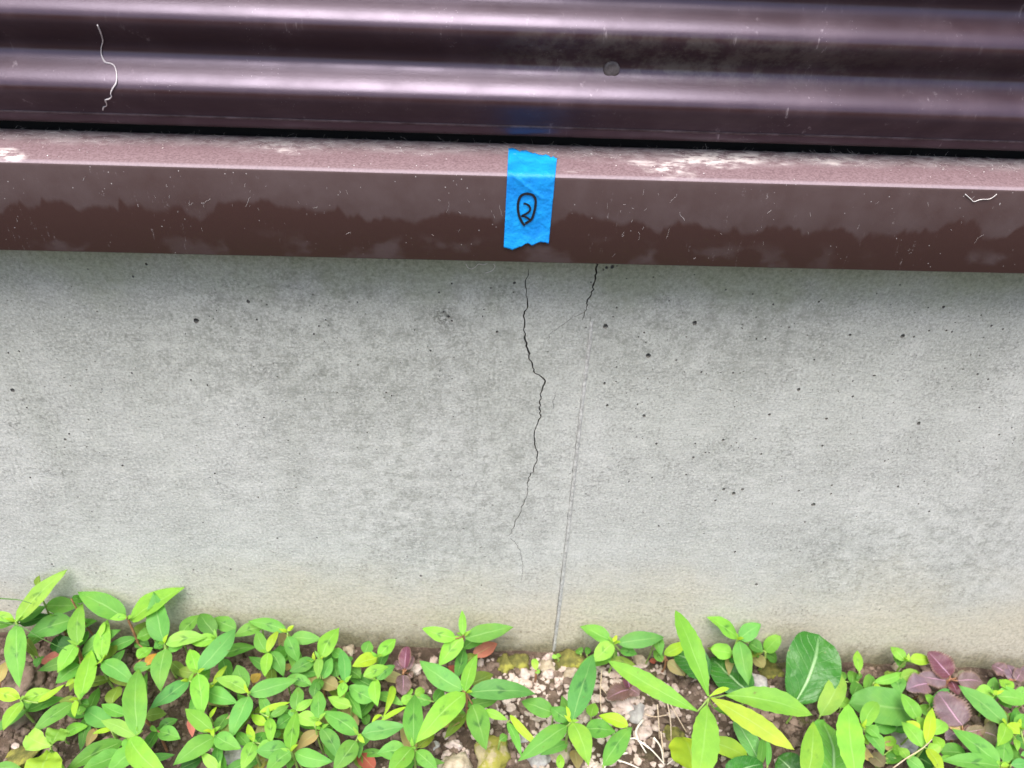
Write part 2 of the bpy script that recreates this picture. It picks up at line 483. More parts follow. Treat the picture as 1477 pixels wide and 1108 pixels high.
LEAF = leaf_mat('spotted_leaf', mark=0.85, vein_amt=0.26)
LEAFP = leaf_mat('plain_leaf', mark=0.0, vein_amt=0.22)
LEAFC = leaf_mat('crinkled_leaf', gloss=0.40, crinkle=0.55, vein=(0.50, 0.70, 0.38), vein_amt=0.62, transl=0.2)
LEAFV = leaf_mat('purple_leaf', gloss=0.5, crinkle=0.4, vein=(0.55, 0.32, 0.45), vein_amt=0.7, transl=0.2, edge=(0.20, 0.13, 0.08))
STEM_G = simple('green_stem', rgb(0.16, 0.27, 0.05), 0.5, 200, rgb(0.26, 0.36, 0.09))
STEM_R = simple('reddish_stem', rgb(0.20, 0.075, 0.045), 0.5, 200, rgb(0.30, 0.17, 0.08))

# ------------------------------------------------------------------ ground
def axis_coords(lo, hi, flo, fhi, step):
    out = []
    x = flo
    while x < fhi + 1e-6:
        out.append(x); x += step
    s, x = step, fhi
    while x < hi:
        s *= 1.45; x = min(x + s, hi); out.append(x)
    s, x, pre = step, flo, []
    while x > lo:
        s *= 1.45; x = max(x - s, lo); pre.append(x)
    return pre[::-1] + out
gx = axis_coords(-60, 60, -0.62, 0.70, 0.004)
gy = axis_coords(-60, 0.25, -0.34, 0.04, 0.004)
gv = [Vector((x, y, ground_z(x, y))) for y in gy for x in gx]
nx = len(gx)
gf = [(j * nx + i, j * nx + i + 1, (j + 1) * nx + i + 1, (j + 1) * nx + i) for j in range(len(gy) - 1) for i in range(nx - 1)]
tag(mesh_obj('ground', gv, gf, SOIL), kind='structure')

# ------------------------------------------------------------------ concrete foundation wall with real cracks and blow-holes
Z_TOP = 0.446
def wall_xz(px, py):
    p = on_y(px, py, 0.0)
    return Vector((p.x, p.z))
def zoomed(pts, ox=640, oy=370, s=1.91):
    return [(ox + X / s, oy + Y / s) for X, Y in pts]

polys, kinds = [], []
def crack(pts_px, widths_mm, jit=0.0009, sub=5):
    P = [wall_xz(*q) for q in pts_px]
    Wd = widths_mm
    pts, ws = [], []
    for i in range(len(P) - 1):
        for s in range(sub):
            t = s / sub
            pts.append(P[i].lerp(P[i + 1], t)); ws.append(Wd[i] * (1 - t) + Wd[i + 1] * t)
    pts.append(P[-1]); ws.append(Wd[-1])
    for i in range(1, len(pts) - 1):
        pts[i] = pts[i] + Vector((random.uniform(-jit, jit), random.uniform(-jit, jit) * 0.5))
    Lp, Rp = [], []
    for i, p in enumerate(pts):
        d = (pts[min(i + 1, len(pts) - 1)] - pts[max(i - 1, 0)]).normalized()
        nrm = Vector((-d.y, d.x))
        w = ws[i] * 0.001 * random.uniform(0.65, 1.3) * 0.5
        Lp.append(p + nrm * w); Rp.append(p - nrm * w)
    polys.append(Lp + Rp[::-1]); kinds.append('crack')

crack(zoomed([(235, 35), (228, 70), (230, 130), (222, 165), (224, 225), (232, 262), (240, 290), (248, 318), (283, 343), (268, 380), (264, 410), (268, 437), (252, 470), (252, 510), (260, 545), (248, 590), (233, 610), (232, 640), (222, 680), (203, 718), (190, 750), (180, 772)]),
      [0.3, 0.55, 0.75, 0.85, 1.15, 1.2, 1.15, 1.1, 1.15, 1.05, 1.1, 0.95, 0.85, 0.8, 0.85, 0.75, 0.7, 0.6, 0.6, 0.55, 0.5, 0.4])
crack(zoomed([(183, 776), (200, 790), (216, 825), (218, 870), (214, 900)]), [0.35, 0.45, 0.4, 0.4, 0.2])
crack(zoomed([(425, 14), (424, 25), (415, 60), (412, 90), (395, 125), (390, 150), (383, 175)]), [1.1, 1.1, 0.95, 0.9, 0.8, 0.5, 0.25])
crack(zoomed([(386, 154), (350, 172), (310, 200), (290, 215), (288, 235)]), [0.35, 0.33, 0.3, 0.28, 0.2])
crack(zoomed([(310, 365), (303, 395), (300, 420)]), [0.2, 0.28, 0.2])

_seam = zoomed([(409, 165), (404, 230), (388, 350), (378, 440), (365, 560), (350, 700), (335, 830), (318, 980), (305, 1075)])
crack([(x - 3.0, y) for x, y in _seam], [0.25, 0.35, 0.4, 0.5, 0.55, 0.6, 0.6, 0.65, 0.6], 0.0002, 9)
def pore(px, py, r_px, sq=1.0):
    p = wall_xz(px, py)
    depth = (on_y(px, py, 0) - CAM).dot(_fw)
    r = r_px * depth / FPX
    a0 = random.uniform(0, 6.28)
    nn = 9 if r_px > 2.5 else 7
    polys.append([p + Vector((math.cos(a0 + 2 * math.pi * k / nn) * r * random.uniform(0.85, 1.15), math.sin(a0 + 2 * math.pi * k / nn) * r * sq * random.uniform(0.85, 1.15))) for k in range(nn)])
    kinds.append('pore')
big_pores = [(283, 463, 4.5), (1002, 466, 3.8), (935, 513, 4.2), (873, 471, 4.2), (1302, 485, 3.6), (929, 600, 2.8), (1152, 562, 3.0), (1361, 443, 2.6), (1325, 611, 3.2),
    (1058, 712, 3.2), (1173, 728, 3.6), (1032, 722, 2.0), (1071, 706, 2.6), (1044, 706, 2.6), (947, 640, 2.2), (18, 563, 3.4), (358, 435, 3.0), (875, 386, 2.6), (883, 385, 3.2), (742, 408, 2.4),
    (872, 553, 2.2), (876, 585, 2.4), (1043, 635, 2.6), (453, 482, 1.8), (621, 506, 1.9), (717, 479, 2.4), (211, 381, 2.2), (192, 399, 2.0), (647, 457, 2.6), (640, 450, 2.0), (652, 463, 1.8),
    (94, 634, 2.2), (100, 626, 1.8), (177, 672, 2.0), (44, 689, 1.8), (1226, 483, 2.2), (1110, 598, 2.4), (1192, 604, 2.2), (1186, 643, 2.2), (1230, 572, 2.0), (1000, 660, 2.2), (1152, 708, 2.2), (950, 759, 2.0),
    (333, 821, 1.8), (75, 814, 1.8), (607, 831, 2.4), (1091, 843, 2.6), (1060, 796, 2.0), (1200, 700, 1.8), (1295, 702, 2.0), (1340, 738, 1.8), (1410, 540, 2.0), (1430, 470, 2.2), (1098, 655, 1.8)]
for q in big_pores:
    pore(q[0], q[1], q[2] * 0.9, sq=1.15)
rng = random.Random(11)
for k in range(330):
    x = rng.uniform(5, 1470) if k < 200 else rng.uniform(870, 1470)
    y = rng.triangular(395, 850, 440)
    if x > 900: y = rng.triangular(400, 830, 520)
    if 735 < x < 875 and y < 870: continue
    if all((x - q[0]) ** 2 + (y - q[1]) ** 2 > 160 for q in big_pores):
        pore(x, y, rng.choice([0.7, 0.8, 0.9, 1.1, 1.5]), sq=1.15)

X0, X1, Zb = -1.3, 1.3, -0.25
v2 = [Vector((X0, Zb)), Vector((X1, Zb)), Vector((X1, Z_TOP)), Vector((X0, Z_TOP))]
e2 = [(0, 1), (1, 2), (2, 3), (3, 0)]
f2 = []
ok_polys = []
for p, k in zip(polys, kinds):
    q = [Vector((t.x, min(t.y, Z_TOP - 0.0005))) for t in p]
    if sum(q[i].x * q[(i + 1) % len(q)].y - q[(i + 1) % len(q)].x * q[i].y for i in range(len(q))) < 0: q = q[::-1]
    i0 = len(v2); v2 += q
    f2.append(list(range(i0, i0 + len(q))))
    ok_polys.append((q, k))
ov, oe, of, _, _, ofo = geometry.delaunay_2d_cdt(v2, e2, f2, 0, 1e-6)
bm = bmesh.new()
bv = [bm.verts.new((p.x, 0.0, p.y)) for p in ov]
for f, src in zip(of, ofo):
    if not src:
        try: bm.faces.new([bv[i] for i in f])
        except ValueError: pass
for q, k in ok_polys:
    n_ = len(q)
    if k == 'pore':
        cx = sum((p.x for p in q)) / n_; cz = sum((p.y for p in q)) / n_
        r = sum((math.hypot(p.x - cx, p.y - cz) for p in q)) / n_
        rings = [(1.0, 0.0), (1.0, 0.9), (0.7, 1.8)]
        rv = [[bm.verts.new((cx + (p.x - cx) * s, r * d, cz + (p.y - cz) * s)) for p in q] for s, d in rings]
        cv = bm.verts.new((cx, r * 2.0, cz))
        for a in range(len(rings) - 1):
            for i in range(n_):
                bm.faces.new((rv[a][i], rv[a][(i + 1) % n_], rv[a + 1][(i + 1) % n_], rv[a + 1][i])).material_index = 1
        for i in range(n_):
            bm.faces.new((rv[-1][i], rv[-1][(i + 1) % n_], cv)).material_index = 1
    else:
        a = [bm.verts.new((p.x, 0.0, p.y)) for p in q]
        b = [bm.verts.new((p.x, 0.014, p.y)) for p in q]
        for i in range(n_):
            bm.faces.new((a[i], a[(i + 1) % n_], b[(i + 1) % n_], b[i])).material_index = 1
        h = n_ // 2
        for i in range(h - 1):
            bm.faces.new((b[i], b[i + 1], b[n_ - 2 - i], b[n_ - 1 - i]))
# back, top and ends of the foundation
T = 0.12
c8 = [bm.verts.new(p) for p in [(X0, 0, Zb), (X1, 0, Zb), (X1, 0, Z_TOP), (X0, 0, Z_TOP), (X0, T, Zb), (X1, T, Zb), (X1, T, Z_TOP), (X0, T, Z_TOP)]]
for f in [(0, 1, 5, 4), (3, 7, 6, 2), (0, 4, 7, 3), (1, 2, 6, 5), (4, 5, 6, 7)]:
    bm.faces.new([c8[i] for i in f])
bmesh.ops.remove_doubles(bm, verts=bm.verts, dist=1e-7)
bmesh.ops.recalc_face_normals(bm, faces=bm.faces)
me = bpy.data.meshes.new('foundation_wall')
bm.to_mesh(me); bm.free()
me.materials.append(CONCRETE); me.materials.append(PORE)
wall = bpy.data.objects.new('foundation_wall', me)
COL.objects.link(wall)
tag(wall, 'grey cracked concrete foundation wall below the brown metal trim', 'wall', kind='thing')

# raised cement line left by the joint of two form boards
sp = zoomed([(408, 178), (404, 230), (388, 350), (378, 440), (365, 560), (350, 700), (335, 830), (318, 980), (304, 1085)])
P = [wall_xz(*q) for q in sp]
x_at = []
N = 150
for i in range(N + 1):
    t = i / N * (len(P) - 1); k = min(int(t), len(P) - 2)
    x_at.append(P[k].lerp(P[k + 1], t - k))
sv, sf = [], []
for i, p in enumerate(x_at):
    nz = noise.noise(Vector((p.y * 160, 2, 0))); nw = noise.noise(Vector((p.y * 420, 9, 0)))
    fade = min(1, i / 40)
    w = (0.0012 + 0.0002 * nz) * (0.85 + 0.15 * fade)
    hh = max(0.00015, (0.0014 + 0.0004 * nw) * (0.6 + 0.4 * fade))
    xo = p.x + 0.0003 * nw
    sv += [Vector((xo - w * 1.5, 0.0004, p.y)), Vector((xo - w * 0.5, -hh, p.y)), Vector((xo + w * 0.5, -hh * 0.8, p.y)), Vector((xo + w * 1.3, 0.0004, p.y))]
    if i:
        for k in range(3):
            a = (i - 1) * 4 + k
            sf.append((a, a + 1, a + 5, a + 4))
mesh_obj('form_seam', sv, sf, CONC_SEAM, wall)

# ------------------------------------------------------------------ corrugated siding
SZ, SP, SA, SY = 0.5205, 0.0364, 0.0064, -0.004
def siding_y(z):
    return SY - SA * math.cos(2 * math.pi * (z - SZ) / SP)
siding = empty('corrugated_siding', (0, 0, 0))
tag(siding, 'glossy dark brown corrugated metal siding above the ledge', 'siding', kind='thing')
prof = [(0.0052, 0.4972), (0.0040, 0.4978), (0.0031, 0.4992), (0.0026, 0.5008)]
z = 0.5023
while z < 1.5:
    prof.append((siding_y(z), z)); z += SP / 20
xs = [-1.3 + 2.6 * i / 12 for i in range(13)]
sv, sf = [], []
for (y, z) in prof:
    for x in xs: sv.append(Vector((x, y, z)))
nn = len(xs)
for j in range(len(prof) - 1):
    for i in range(nn - 1):
        sf.append((j * nn + i, j * nn + i + 1, (j + 1) * nn + i + 1, (j + 1) * nn + i))
mesh_obj('sheet', sv, sf, SIDING, siding)
# hemmed lower edge of the sheet: a folded lip
yb = 0.0022
lip = [(yb + 0.0006, 0.5046), (siding_y(0.5044) - 0.0003, 0.5044), (siding_y(0.5040) - 0.0006, 0.5040), (siding_y(0.5034) - 0.0006, 0.5034), (yb - 0.0002, 0.5029), (yb + 0.0008, 0.5028)]
sv, sf = [], []
xs2 = [-1.3 + 2.6 * i / 60 for i in range(61)]
for (y, z) in lip:
    for x in xs2: sv.append(Vector((x, y + 0.0002 * noise.noise(Vector((x * 14, z * 50, 0))), z + 0.0002 * noise.noise(Vector((x * 9, 5, 0))))))
nn = len(xs2)
for j in range(len(lip) - 1):
    for i in range(nn - 1):
        sf.append((j * nn + i, j * nn + i + 1, (j + 1) * nn + i + 1, (j + 1) * nn + i))
mesh_obj('hem', sv, sf, HEM, siding)
# sheathing behind the ventilated gap, its near-black colour standing in for shade
bx = [(-1.3, 0.03, 0.43), (1.3, 0.03, 0.43), (1.3, 0.03, 1.5), (-1.3, 0.03, 1.5), (-1.3, 0.11, 0.43), (1.3, 0.11, 0.43), (1.3, 0.11, 1.5), (-1.3, 0.11, 1.5)]
bf = [(0, 1, 2, 3), (4, 7, 6, 5), (0, 4, 5, 1), (1, 5, 6, 2), (2, 6, 7, 3), (3, 7, 4, 0)]
mesh_obj('sheathing', [Vector((a, b, c_)) for a, b, c_ in bx], bf, GAP_SHADE, siding, smooth=False)

def on_siding(px, py, off=0.0):
    d = ray(px, py)
    t = 0.30
    while t < 0.8:
        p = CAM + d * t
        if p.y >= siding_y(p.z) - off:
            return p
        t += 0.0003
    return CAM + d * 0.45
# screw
sc_p = on_siding(882, 100)
sv, sf = [], []
ringd = [(0.0046, 0.0030), (0.0046, -0.0010), (0.0041, -0.0015), (0.0024, -0.0013)]
for r, y in ringd:
    for k in range(20):
        an = 2 * math.pi * k / 20
        sv.append(Vector((r * math.cos(an), y, r * math.sin(an))))
for j in range(3):
    for k in range(20):
        sf.append((j * 20 + k, j * 20 + (k + 1) % 20, (j + 1) * 20 + (k + 1) % 20, (j + 1) * 20 + k))
sf.append(tuple(60 + k for k in range(20)))
sc_o = mesh_obj('screw_head', sv, sf, SCREW, siding, loc=sc_p)
sc_o.rotation_euler = (R(-6), 0, 0)
sc_o['label'] = 'small round painted screw head'

# ------------------------------------------------------------------ drip flashing
FY, ZL, ZBOT = -0.030, 0.4869, 0.4321
def ledge_z(y): return ZL + (y - FY) * 0.085
fl = empty('drip_flashing', (0, 0, 0))
tag(fl, 'dusty brown metal drip flashing capping the concrete wall', 'flashing', kind='thing')
RB = 0.0021
def sweep(name, profile, mat, xsn=2):
    xs = [-1.3 + 2.6 * i / (xsn - 1) for i in range(xsn)]
    v, f = [], []
    for (y, z) in profile:
        for x in xs: v.append(Vector((x, y, z)))
    for j in range(len(profile) - 1):
        for i in range(xsn - 1):
            f.append((j * xsn + i, (j + 1) * xsn + i, (j + 1) * xsn + i + 1, j * xsn + i + 1))
    return mesh_obj(name, v, f, mat, fl)
bend = [(FY + RB - RB * math.sin(a), ZL - RB + RB * math.cos(a)) for a in [R(5 + 85 * k / 7) for k in range(8)]]
lp = [(0.0125, 0.470), (0.0125, ledge_z(0.0115) - 0.0012), (0.0112, ledge_z(0.0112)), (FY + RB, ledge_z(FY + RB))] + bend[:6]
sweep('top_ledge', lp, LEDGE)
fp = bend[5:] + [(FY, ZL - RB * 1.5), (FY, ZBOT + 0.0006), (FY + 0.0004, ZBOT), (FY + 0.012, ZBOT + 0.0005), (FY + 0.0125, ZBOT + 0.006)]
sweep('front_face', fp, FACE)

# ------------------------------------------------------------------ blue tape with handwritten number
def flash_sd(p):
    if p.z <= ZL - RB: return FY - p.y
    if p.y < FY + RB: return math.hypot(p.y - FY - RB, p.z - ZL + RB) - RB
    return p.z - ledge_z(p.y)
def on_flashing(px, py, off):
    d = ray(px, py)
    t = 0.25
    while t < 0.9 and flash_sd(CAM + d * t) > off: t += 0.002
    lo, hi = t - 0.002, t
    for _ in range(20):
        m_ = (lo + hi) / 2
        if flash_sd(CAM + d * m_) > off: lo = m_
        else: hi = m_
    return CAM + d * lo
tape_c = on_flashing(765, 290, 0.0)
NU, NV = 40, 60
tv, tf = [], []
LT, LB, RT, RBt = Vector((733.5, 213)), Vector((726.5, 357.5)), Vector((803.5, 227.5)), Vector((791.5, 351.5))
def rag(u, seed, amp):
    return amp * (noise.noise(Vector((u * 7, seed, 0))) + 0.6 * noise.noise(Vector((u * 19, seed + 3, 0))) + 0.35 * noise.noise(Vector((u * 45, seed + 7, 0))))
bot_prof = [(0, 0), (0.2, 4.5), (0.38, 0.5), (0.56, -2.5), (0.62, -0.5), (0.85, -3.0), (1.0, 0.0)]
def lin(prof, u):
    for (a, b), (c_, d) in zip(prof, prof[1:]):
        if u <= c_: return b + (d - b) * (u - a) / (c_ - a)
    return prof[-1][1]
for j in range(NV + 1):
    t = j / NV
    for i in range(NU + 1):
        u = i / NU
        a = LT.lerp(LB, t); b = RT.lerp(RBt, t)
        q = a.lerp(b, u)
        if t < 0.25: q.y += rag(u, 2, 3.2) * (1 - t / 0.25)
        if t > 0.7: q.y += (lin(bot_prof, u) + rag(u, 8, 2.0)) * ((t - 0.7) / 0.3)
        off = 0.00045 + 0.00025 * (noise.noise(Vector((u * 3, t * 6, 4))) + 1) * 0.5
        off += 0.0011 * max(0, (t - 0.82) / 0.18) ** 2 * (0.6 + 0.6 * u)
        cr = abs((u - 0.12) * 0.9 - (t - 0.27) * 3.0 * 0.9)
        off += 0.00045 * math.exp(-(cr / 0.07) ** 2) if 0.2 < t < 0.5 else 0
        p = on_flashing(q.x, q.y, off)
        tv.append(p - tape_c)
for j in range(NV):
    for i in range(NU):
        a = j * (NU + 1) + i
        tf.append((a, a + NU + 1, a + NU + 2, a + 1))
tape = mesh_obj('masking_tape', tv, tf, TAPE, loc=tape_c)
tag(tape, 'torn strip of bright blue masking tape stuck over the trim edge', 'tape')
mod = tape.modifiers.new('thickness', 'SOLIDIFY'); mod.thickness = 0.00018; mod.offset = -1
def stroke(zpts):
    pts = [Vector((680 + X / 5.539, 190 + Y / 5.539, 0)) for X, Y in zpts]
    return smooth_path(pts, 8)
iv, jf = [], []
for s, zp in enumerate([[(428, 748), (412, 735), (388, 690), (374, 640), (372, 580), (385, 530), (412, 503), (450, 497), (490, 508), (512, 545), (510, 600), (496, 660), (476, 705), (430, 735)],
           [(415, 575), (442, 580), (466, 602), (468, 628), (445, 652), (404, 674), (430, 680), (466, 703)]]):
    path = stroke(zp)
    b0 = len(iv)
    for i, p in enumerate(path):
        d = (path[min(i + 1, len(path) - 1)] - path[max(i - 1, 0)])
        d.normalize()
        nrm = Vector((-d.y, d.x, 0))
        w = (22 if s == 0 else 18) / 5.539 * 0.5 * (0.9 + 0.15 * noise.noise(Vector((i * 0.21, s, 0))))
        for k in (-1, 1):
            q = p + nrm * w * k
            iv.append(on_y(q.x, q.y, FY - 0.00125 - 0.00004 * s) - tape_c)
        if i:
            jf.append((b0 + 2 * i - 2, b0 + 2 * i, b0 + 2 * i + 1, b0 + 2 * i - 1))
mk = mesh_obj('handwritten_number', iv, jf, INK, tape, smooth=False)
mk['label'] = 'black marker figure two inside a hand-drawn loop'

# ------------------------------------------------------------------ rootlet hanging on the siding, lint and dust
zp = [(225, 90), (250, 150), (268, 215), (255, 270), (258, 330), (285, 385), (330, 398), (362, 420), (378, 480), (375, 550), (345, 600), (330, 640), (338, 660), (320, 680), (290, 690), (298, 720), (295, 738), (275, 745), (268, 768)]
pts = [on_siding(100 + X / 5.54, 20 + Y / 5.54, 0.0006) for X, Y in zp]
path = smooth_path(pts, 5)
c0 = path[0].copy()
tvv, tff = [], []
tube(tvv, tff, [p - c0 for p in path], [0.00035 + 0.0001 * math.sin(i * 0.3) for i in range(len(path))], 6)
tag(mesh_obj('dry_rootlet', tvv, tff, ROOTLET, loc=c0), 'thin pale wavy rootlet clinging to the corrugated siding', 'rootlet')

rng = random.Random(5)
def fibre(verts, faces, p, length, r, rise, flat=0.0, axis=None):
    d = axis or Vector((rng.uniform(-1, 1), rng.uniform(-0.5, 0.5), rng.uniform(-0.2, rise)))
    d.normalize()
    pts = [p]
    n = 5
    for k in range(n):
        d = (d + Vector((rng.uniform(-1, 1), rng.uniform(-0.6, 0.6), rng.uniform(-0.6, 0.6))) * 0.5).normalized()
        q = pts[-1] + d * length / n
        fl_ = ledge_z(q.y) + r
        if q.z < fl_ and q.y > FY: q.z = fl_
        if q.z > fl_ + 0.0035: q.z = fl_ + 0.0035
        pts.append(q)
    tube(verts, faces, pts, r, 3, cap=False)
dv, df = [], []
for k in range(2200):
    x = rng.uniform(-0.36, 0.46)
    dens = noise.noise(Vector((x * 16, 3.1, 0))) * 0.5 + 0.5
    if rng.random() > 0.25 + dens: continue
    y = rng.gauss(0.003, 0.005)
    y = min(0.0105, max(-0.022, y))
    fibre(dv, df, Vector((x, y, ledge_z(y) + 0.0002)), rng.uniform(0.0015, 0.006), rng.uniform(0.000018, 0.000045), 0.22)
tag(mesh_obj('dust_fluff', dv, df, DUST), 'grey dust fluff caught along the ledge under the siding', 'dust', kind='stuff')
# crumbs of dust on the ledge
dv, df = [], []
def lump(verts, faces, c, r, squash=0.6, sub=1, seed=0, rough=0.35):
    b = bmesh.new()
    bmesh.ops.create_icosphere(b, subdivisions=sub, radius=1.0)
    ax = Matrix.Rotation(rng.uniform(0, 6.28), 3, 'Z') @ Matrix.Rotation(rng.uniform(-0.4, 0.4), 3, 'X')
    s = Vector((rng.uniform(0.8, 1.35), rng.uniform(0.7, 1.1), squash * rng.uniform(0.8, 1.2)))
    i0 = len(verts)
    for w in b.verts:
        k = 1 + rough * noise.noise(w.co * 1.3 + Vector((seed * 1.7, seed * 0.3, 0))) + rough * 0.5 * noise.noise(w.co * 3.1 + Vector((0, seed, 0)))
        q = Vector((w.co.x * s.x, w.co.y * s.y, w.co.z * s.z)) * k
        verts.append(c + (ax @ q) * r)
    for f in b.faces: faces.append(tuple(i0 + w.index for w in f.verts))
    b.free()
for k in range(260):
    x = rng.uniform(-0.36, 0.46)
    y = rng.choice([rng.gauss(0.0, 0.006), rng.uniform(-0.0285, 0.0)])
    y = max(-0.0275, min(0.0095, y))
    if noise.noise(Vector((x * 22, 8.2, 0))) < rng.uniform(-0.5, 0.4): continue
    lump(dv, df, Vector((x, y, ledge_z(y) + 0.0002)), rng.uniform(0.00012, 0.0005), 0.5, 1, k, 0.7)
tag(mesh_obj('dust_crumbs', dv, df, DUST), 'whitish crumbs of dust lying on the flashing ledge', 'dust', kind='stuff')
# lint stuck to the front face and short curls below it
dv, df = [], []
for k in range(380):
    x = rng.uniform(-0.30, 0.36)
    cl_ = noise.noise(Vector((x * 30, 1.1, 0)))
    if cl_ < rng.uniform(-0.2, 0.6): continue
    z = rng.triangular(ZBOT + 0.004, ZL - 0.003, ZL - 0.012)
    p = Vector((x, FY - 0.0001, z))
    d = Vector((rng.uniform(-0.5, 0.5), 0, rng.choice([-1, 1])))
    L = rng.uniform(0.0006, 0.0032) if rng.random() < 0.9 else 0.007
    pts = [p]
    for q in range(4):
        d = (d + Vector((rng.uniform(-0.6, 0.6), 0, rng.uniform(-0.6, 0.6)))).normalized()
        w = pts[-1] + d * L / 4
        w.z = min(max(w.z, ZBOT + 0.001), ZL - 0.002)
        pts.append(w)
    tube(dv, df, pts, rng.uniform(0.00003, 0.00006), 3, cap=False)
tag(mesh_obj('lint', dv, df, DUST), 'fine pale lint stuck to the flashing face', 'lint', kind='stuff')
for lab, ptsf, pl in [('small pale looped thread on the concrete just under the trim', [(672, 381), (675, 386), (680, 388), (686, 385), (690, 381), (697, 382), (703, 380)], 'wall'),
                      ('short curved thread under the trim beside the looped one', [(712, 381), (714, 385), (709, 391), (700, 394)], 'wall'),
                      ('pale forked thread on the flashing face near its right end', [(1392, 280), (1400, 287), (1405, 291), (1414, 288), (1428, 287), (1438, 280)], 'face')]:
    pp = [on_y(a, b, -0.0003 if pl == 'wall' else FY - 0.0004) for a, b in ptsf]
    path = smooth_path(pp, 4)
    o0 = path[0].copy()
    tvv, tff = [], []
    tube(tvv, tff, [p - o0 for p in path], 0.00022, 5)
    tag(mesh_obj('thread', tvv, tff, DUST, loc=o0), lab, 'thread')

# ------------------------------------------------------------------ soil crumbs, gravel, stones
def gmask(px, py):  # where the pale gravel shows
    return math.exp(-((px - 850) / 150) ** 2) * (1.0 if py > 930 else 0.3)
cv_, cf_, gv_, gf_ = [], [], [], []
rng = random.Random(21)
for k in range(6500):
    x = rng.uniform(-0.47, 0.56); y = -abs(rng.triangular(0.002, 0.17, 0.03))
    p = Vector((x, y, ground_z(x, y)))
    q = px_of(p)
    g = gmask(q.x, q.y)
    if rng.random() < g * 0.8:
        r = rng.choice([0.0016, 0.002, 0.0025, 0.003, 0.0042]) * rng.uniform(0.8, 1.2)
        lump(gv_, gf_, p + Vector((0, 0, r * 0.25)), r, 0.7, 1, k, 0.5)
    elif rng.random() < 0.75:
        r = rng.choice([0.0013, 0.0018, 0.0022, 0.003, 0.0045]) * rng.uniform(0.8, 1.25)
        lump(cv_, cf_, p + Vector((0, 0, r * 0.2)), r, 0.75, 1, k, 0.55)
tag(mesh_obj('soil_crumbs', cv_, cf_, CRUMB, smooth=False), 'dark brown crumbly soil between the weeds', 'soil', kind='stuff')
tag(mesh_obj('gravel', gv_, gf_, GRAVEL, smooth=False), 'pale pinkish gravel in the bare patch below the joint', 'gravel', kind='stuff')

def stone(name, px, py, rpx, mat, label, squash=0.65, cat='stone', sub=3, seed=0):
    p = place(px, py, 0.0, -0.004 - rpx * 0.0003)
    depth = (p - CAM).dot(_fw)
    r = rpx * depth / FPX
    p.z = ground_z(p.x, p.y) + r * squash * 0.25
    v, f = [], []
    lump(v, f, Vector((0, 0, 0)), r, squash, sub, seed + px * 0.01, 0.55)
    return tag(mesh_obj(name, v, f, mat, loc=p), label, cat)
stone('stone', 655, 1113, 25, STONE_TAN, 'large cream stone cut by the bottom edge beside a mossy one', 0.5)
stone('mossy_stone', 712, 1096, 25, STONE_MOSS, 'yellow mossy stone at the bottom edge under the tape', 0.6, 'mossy stone')
stone('stone', 790, 947, 8, STONE_PINK, 'whitish pebble touching the foot of the concrete joint', 0.8)
stone('stone', 789, 963, 10, STONE_TAN, 'cream pebble just below the whitish one at the joint', 0.7)
stone('stone', 757, 974, 9, STONE_PINK, 'oval white pebble beside a tiny sprout left of the joint', 0.8)
stone('stone', 793, 976, 7, STONE_PINK, 'round pinkish white pebble above the heap of pale gravel', 0.8)
stone('stone', 824, 974, 10, STONE_TAN, 'yellowish angular pebble against the spotted upright leaf', 0.8)
stone('stone', 891, 938, 6, STONE_PINK, 'small lilac white pebble resting under the sprig at the wall', 0.9)
stone('stone', 926, 944, 10, STONE_TAN, 'cream stone at the wall beside the tiny red leaf', 0.8)
stone('stone', 1093, 985, 14, STONE_GREY, 'smooth dark grey pebble right of the broad dark leaves', 0.6)
stone('stone', 1305, 1068, 21, STONE_GREY, 'rough grey stone between yellow green sprigs near the bottom right', 0.7)
stone('stone', 805, 1082, 20, STONE_TAN, 'flat tan stone half covered by the long spotted leaf', 0.5)
stone('stone', 778, 1097, 16, STONE_GREY, 'grey stone at the bottom edge left of the flat tan stone', 0.6)
stone('stone', 757, 1066, 10, STONE_GREY, 'light grey chip under the yellow pointed leaf', 0.6)
stone('stone', 628, 1078, 8, STONE_GREY, 'round grey pebble above the large cream stone', 0.8)
stone('stone', 656, 1078, 9, STONE_PINK, 'upright pinkish pebble in the gap above the cream stone', 0.9)
stone('stone', 667, 1092, 8, STONE_PINK, 'pale pebble touching the mossy yellow stone', 0.7)
stone('stone', 645, 1088, 7, STONE_PINK, 'small rosy pebble between two larger pebbles', 0.7)
stone('stone', 918, 1030, 13, STONE_GREY, 'bluish grey stone beside the withered purple leaf', 0.6)
stone('stone', 902, 1018, 14, STONE_PINK, 'broad pinkish stone under the withered purple leaf', 0.5)
stone('stone', 928, 1057, 12, STONE_PINK, 'pale chip beneath the bleached dry stalks', 0.6)
stone('stone', 38, 1029, 24, CRUMB, 'big brown clod under the yellow sprig at the left edge', 0.7, 'clod')
stone('stone', 37, 980, 26, CRUMB, 'dark clod just below the pointed leaf at far left', 0.6, 'clod')
stone('stone', 22, 1077, 6, STONE_PINK, 'thin white chip on bare soil at the lower left', 0.6)
stone('stone', 62, 1018, 7, STONE_PINK, 'pinkish chip in a soil hollow at the left', 0.7)
stone('stone', 338, 1090, 15, STONE_GREY, 'pale grey stone at the bottom among the dense leaves', 0.6)
stone('stone', 375, 1100, 15, STONE_MOSS, 'speckled mossy pebble at the bottom among the dense leaves', 0.6, 'mossy stone')
stone('stone', 312, 1080, 12, STONE_TAN, 'brownish stone showing between dense leaves near the bottom', 0.6)
stone('stone', 503, 936, 9, STONE_TAN, 'beige chip leaning on the wall foot behind seedlings', 0.8)
stone('stone', 599, 968, 8, STONE_PINK, 'pinkish lump beside the small purple seedling', 0.8)
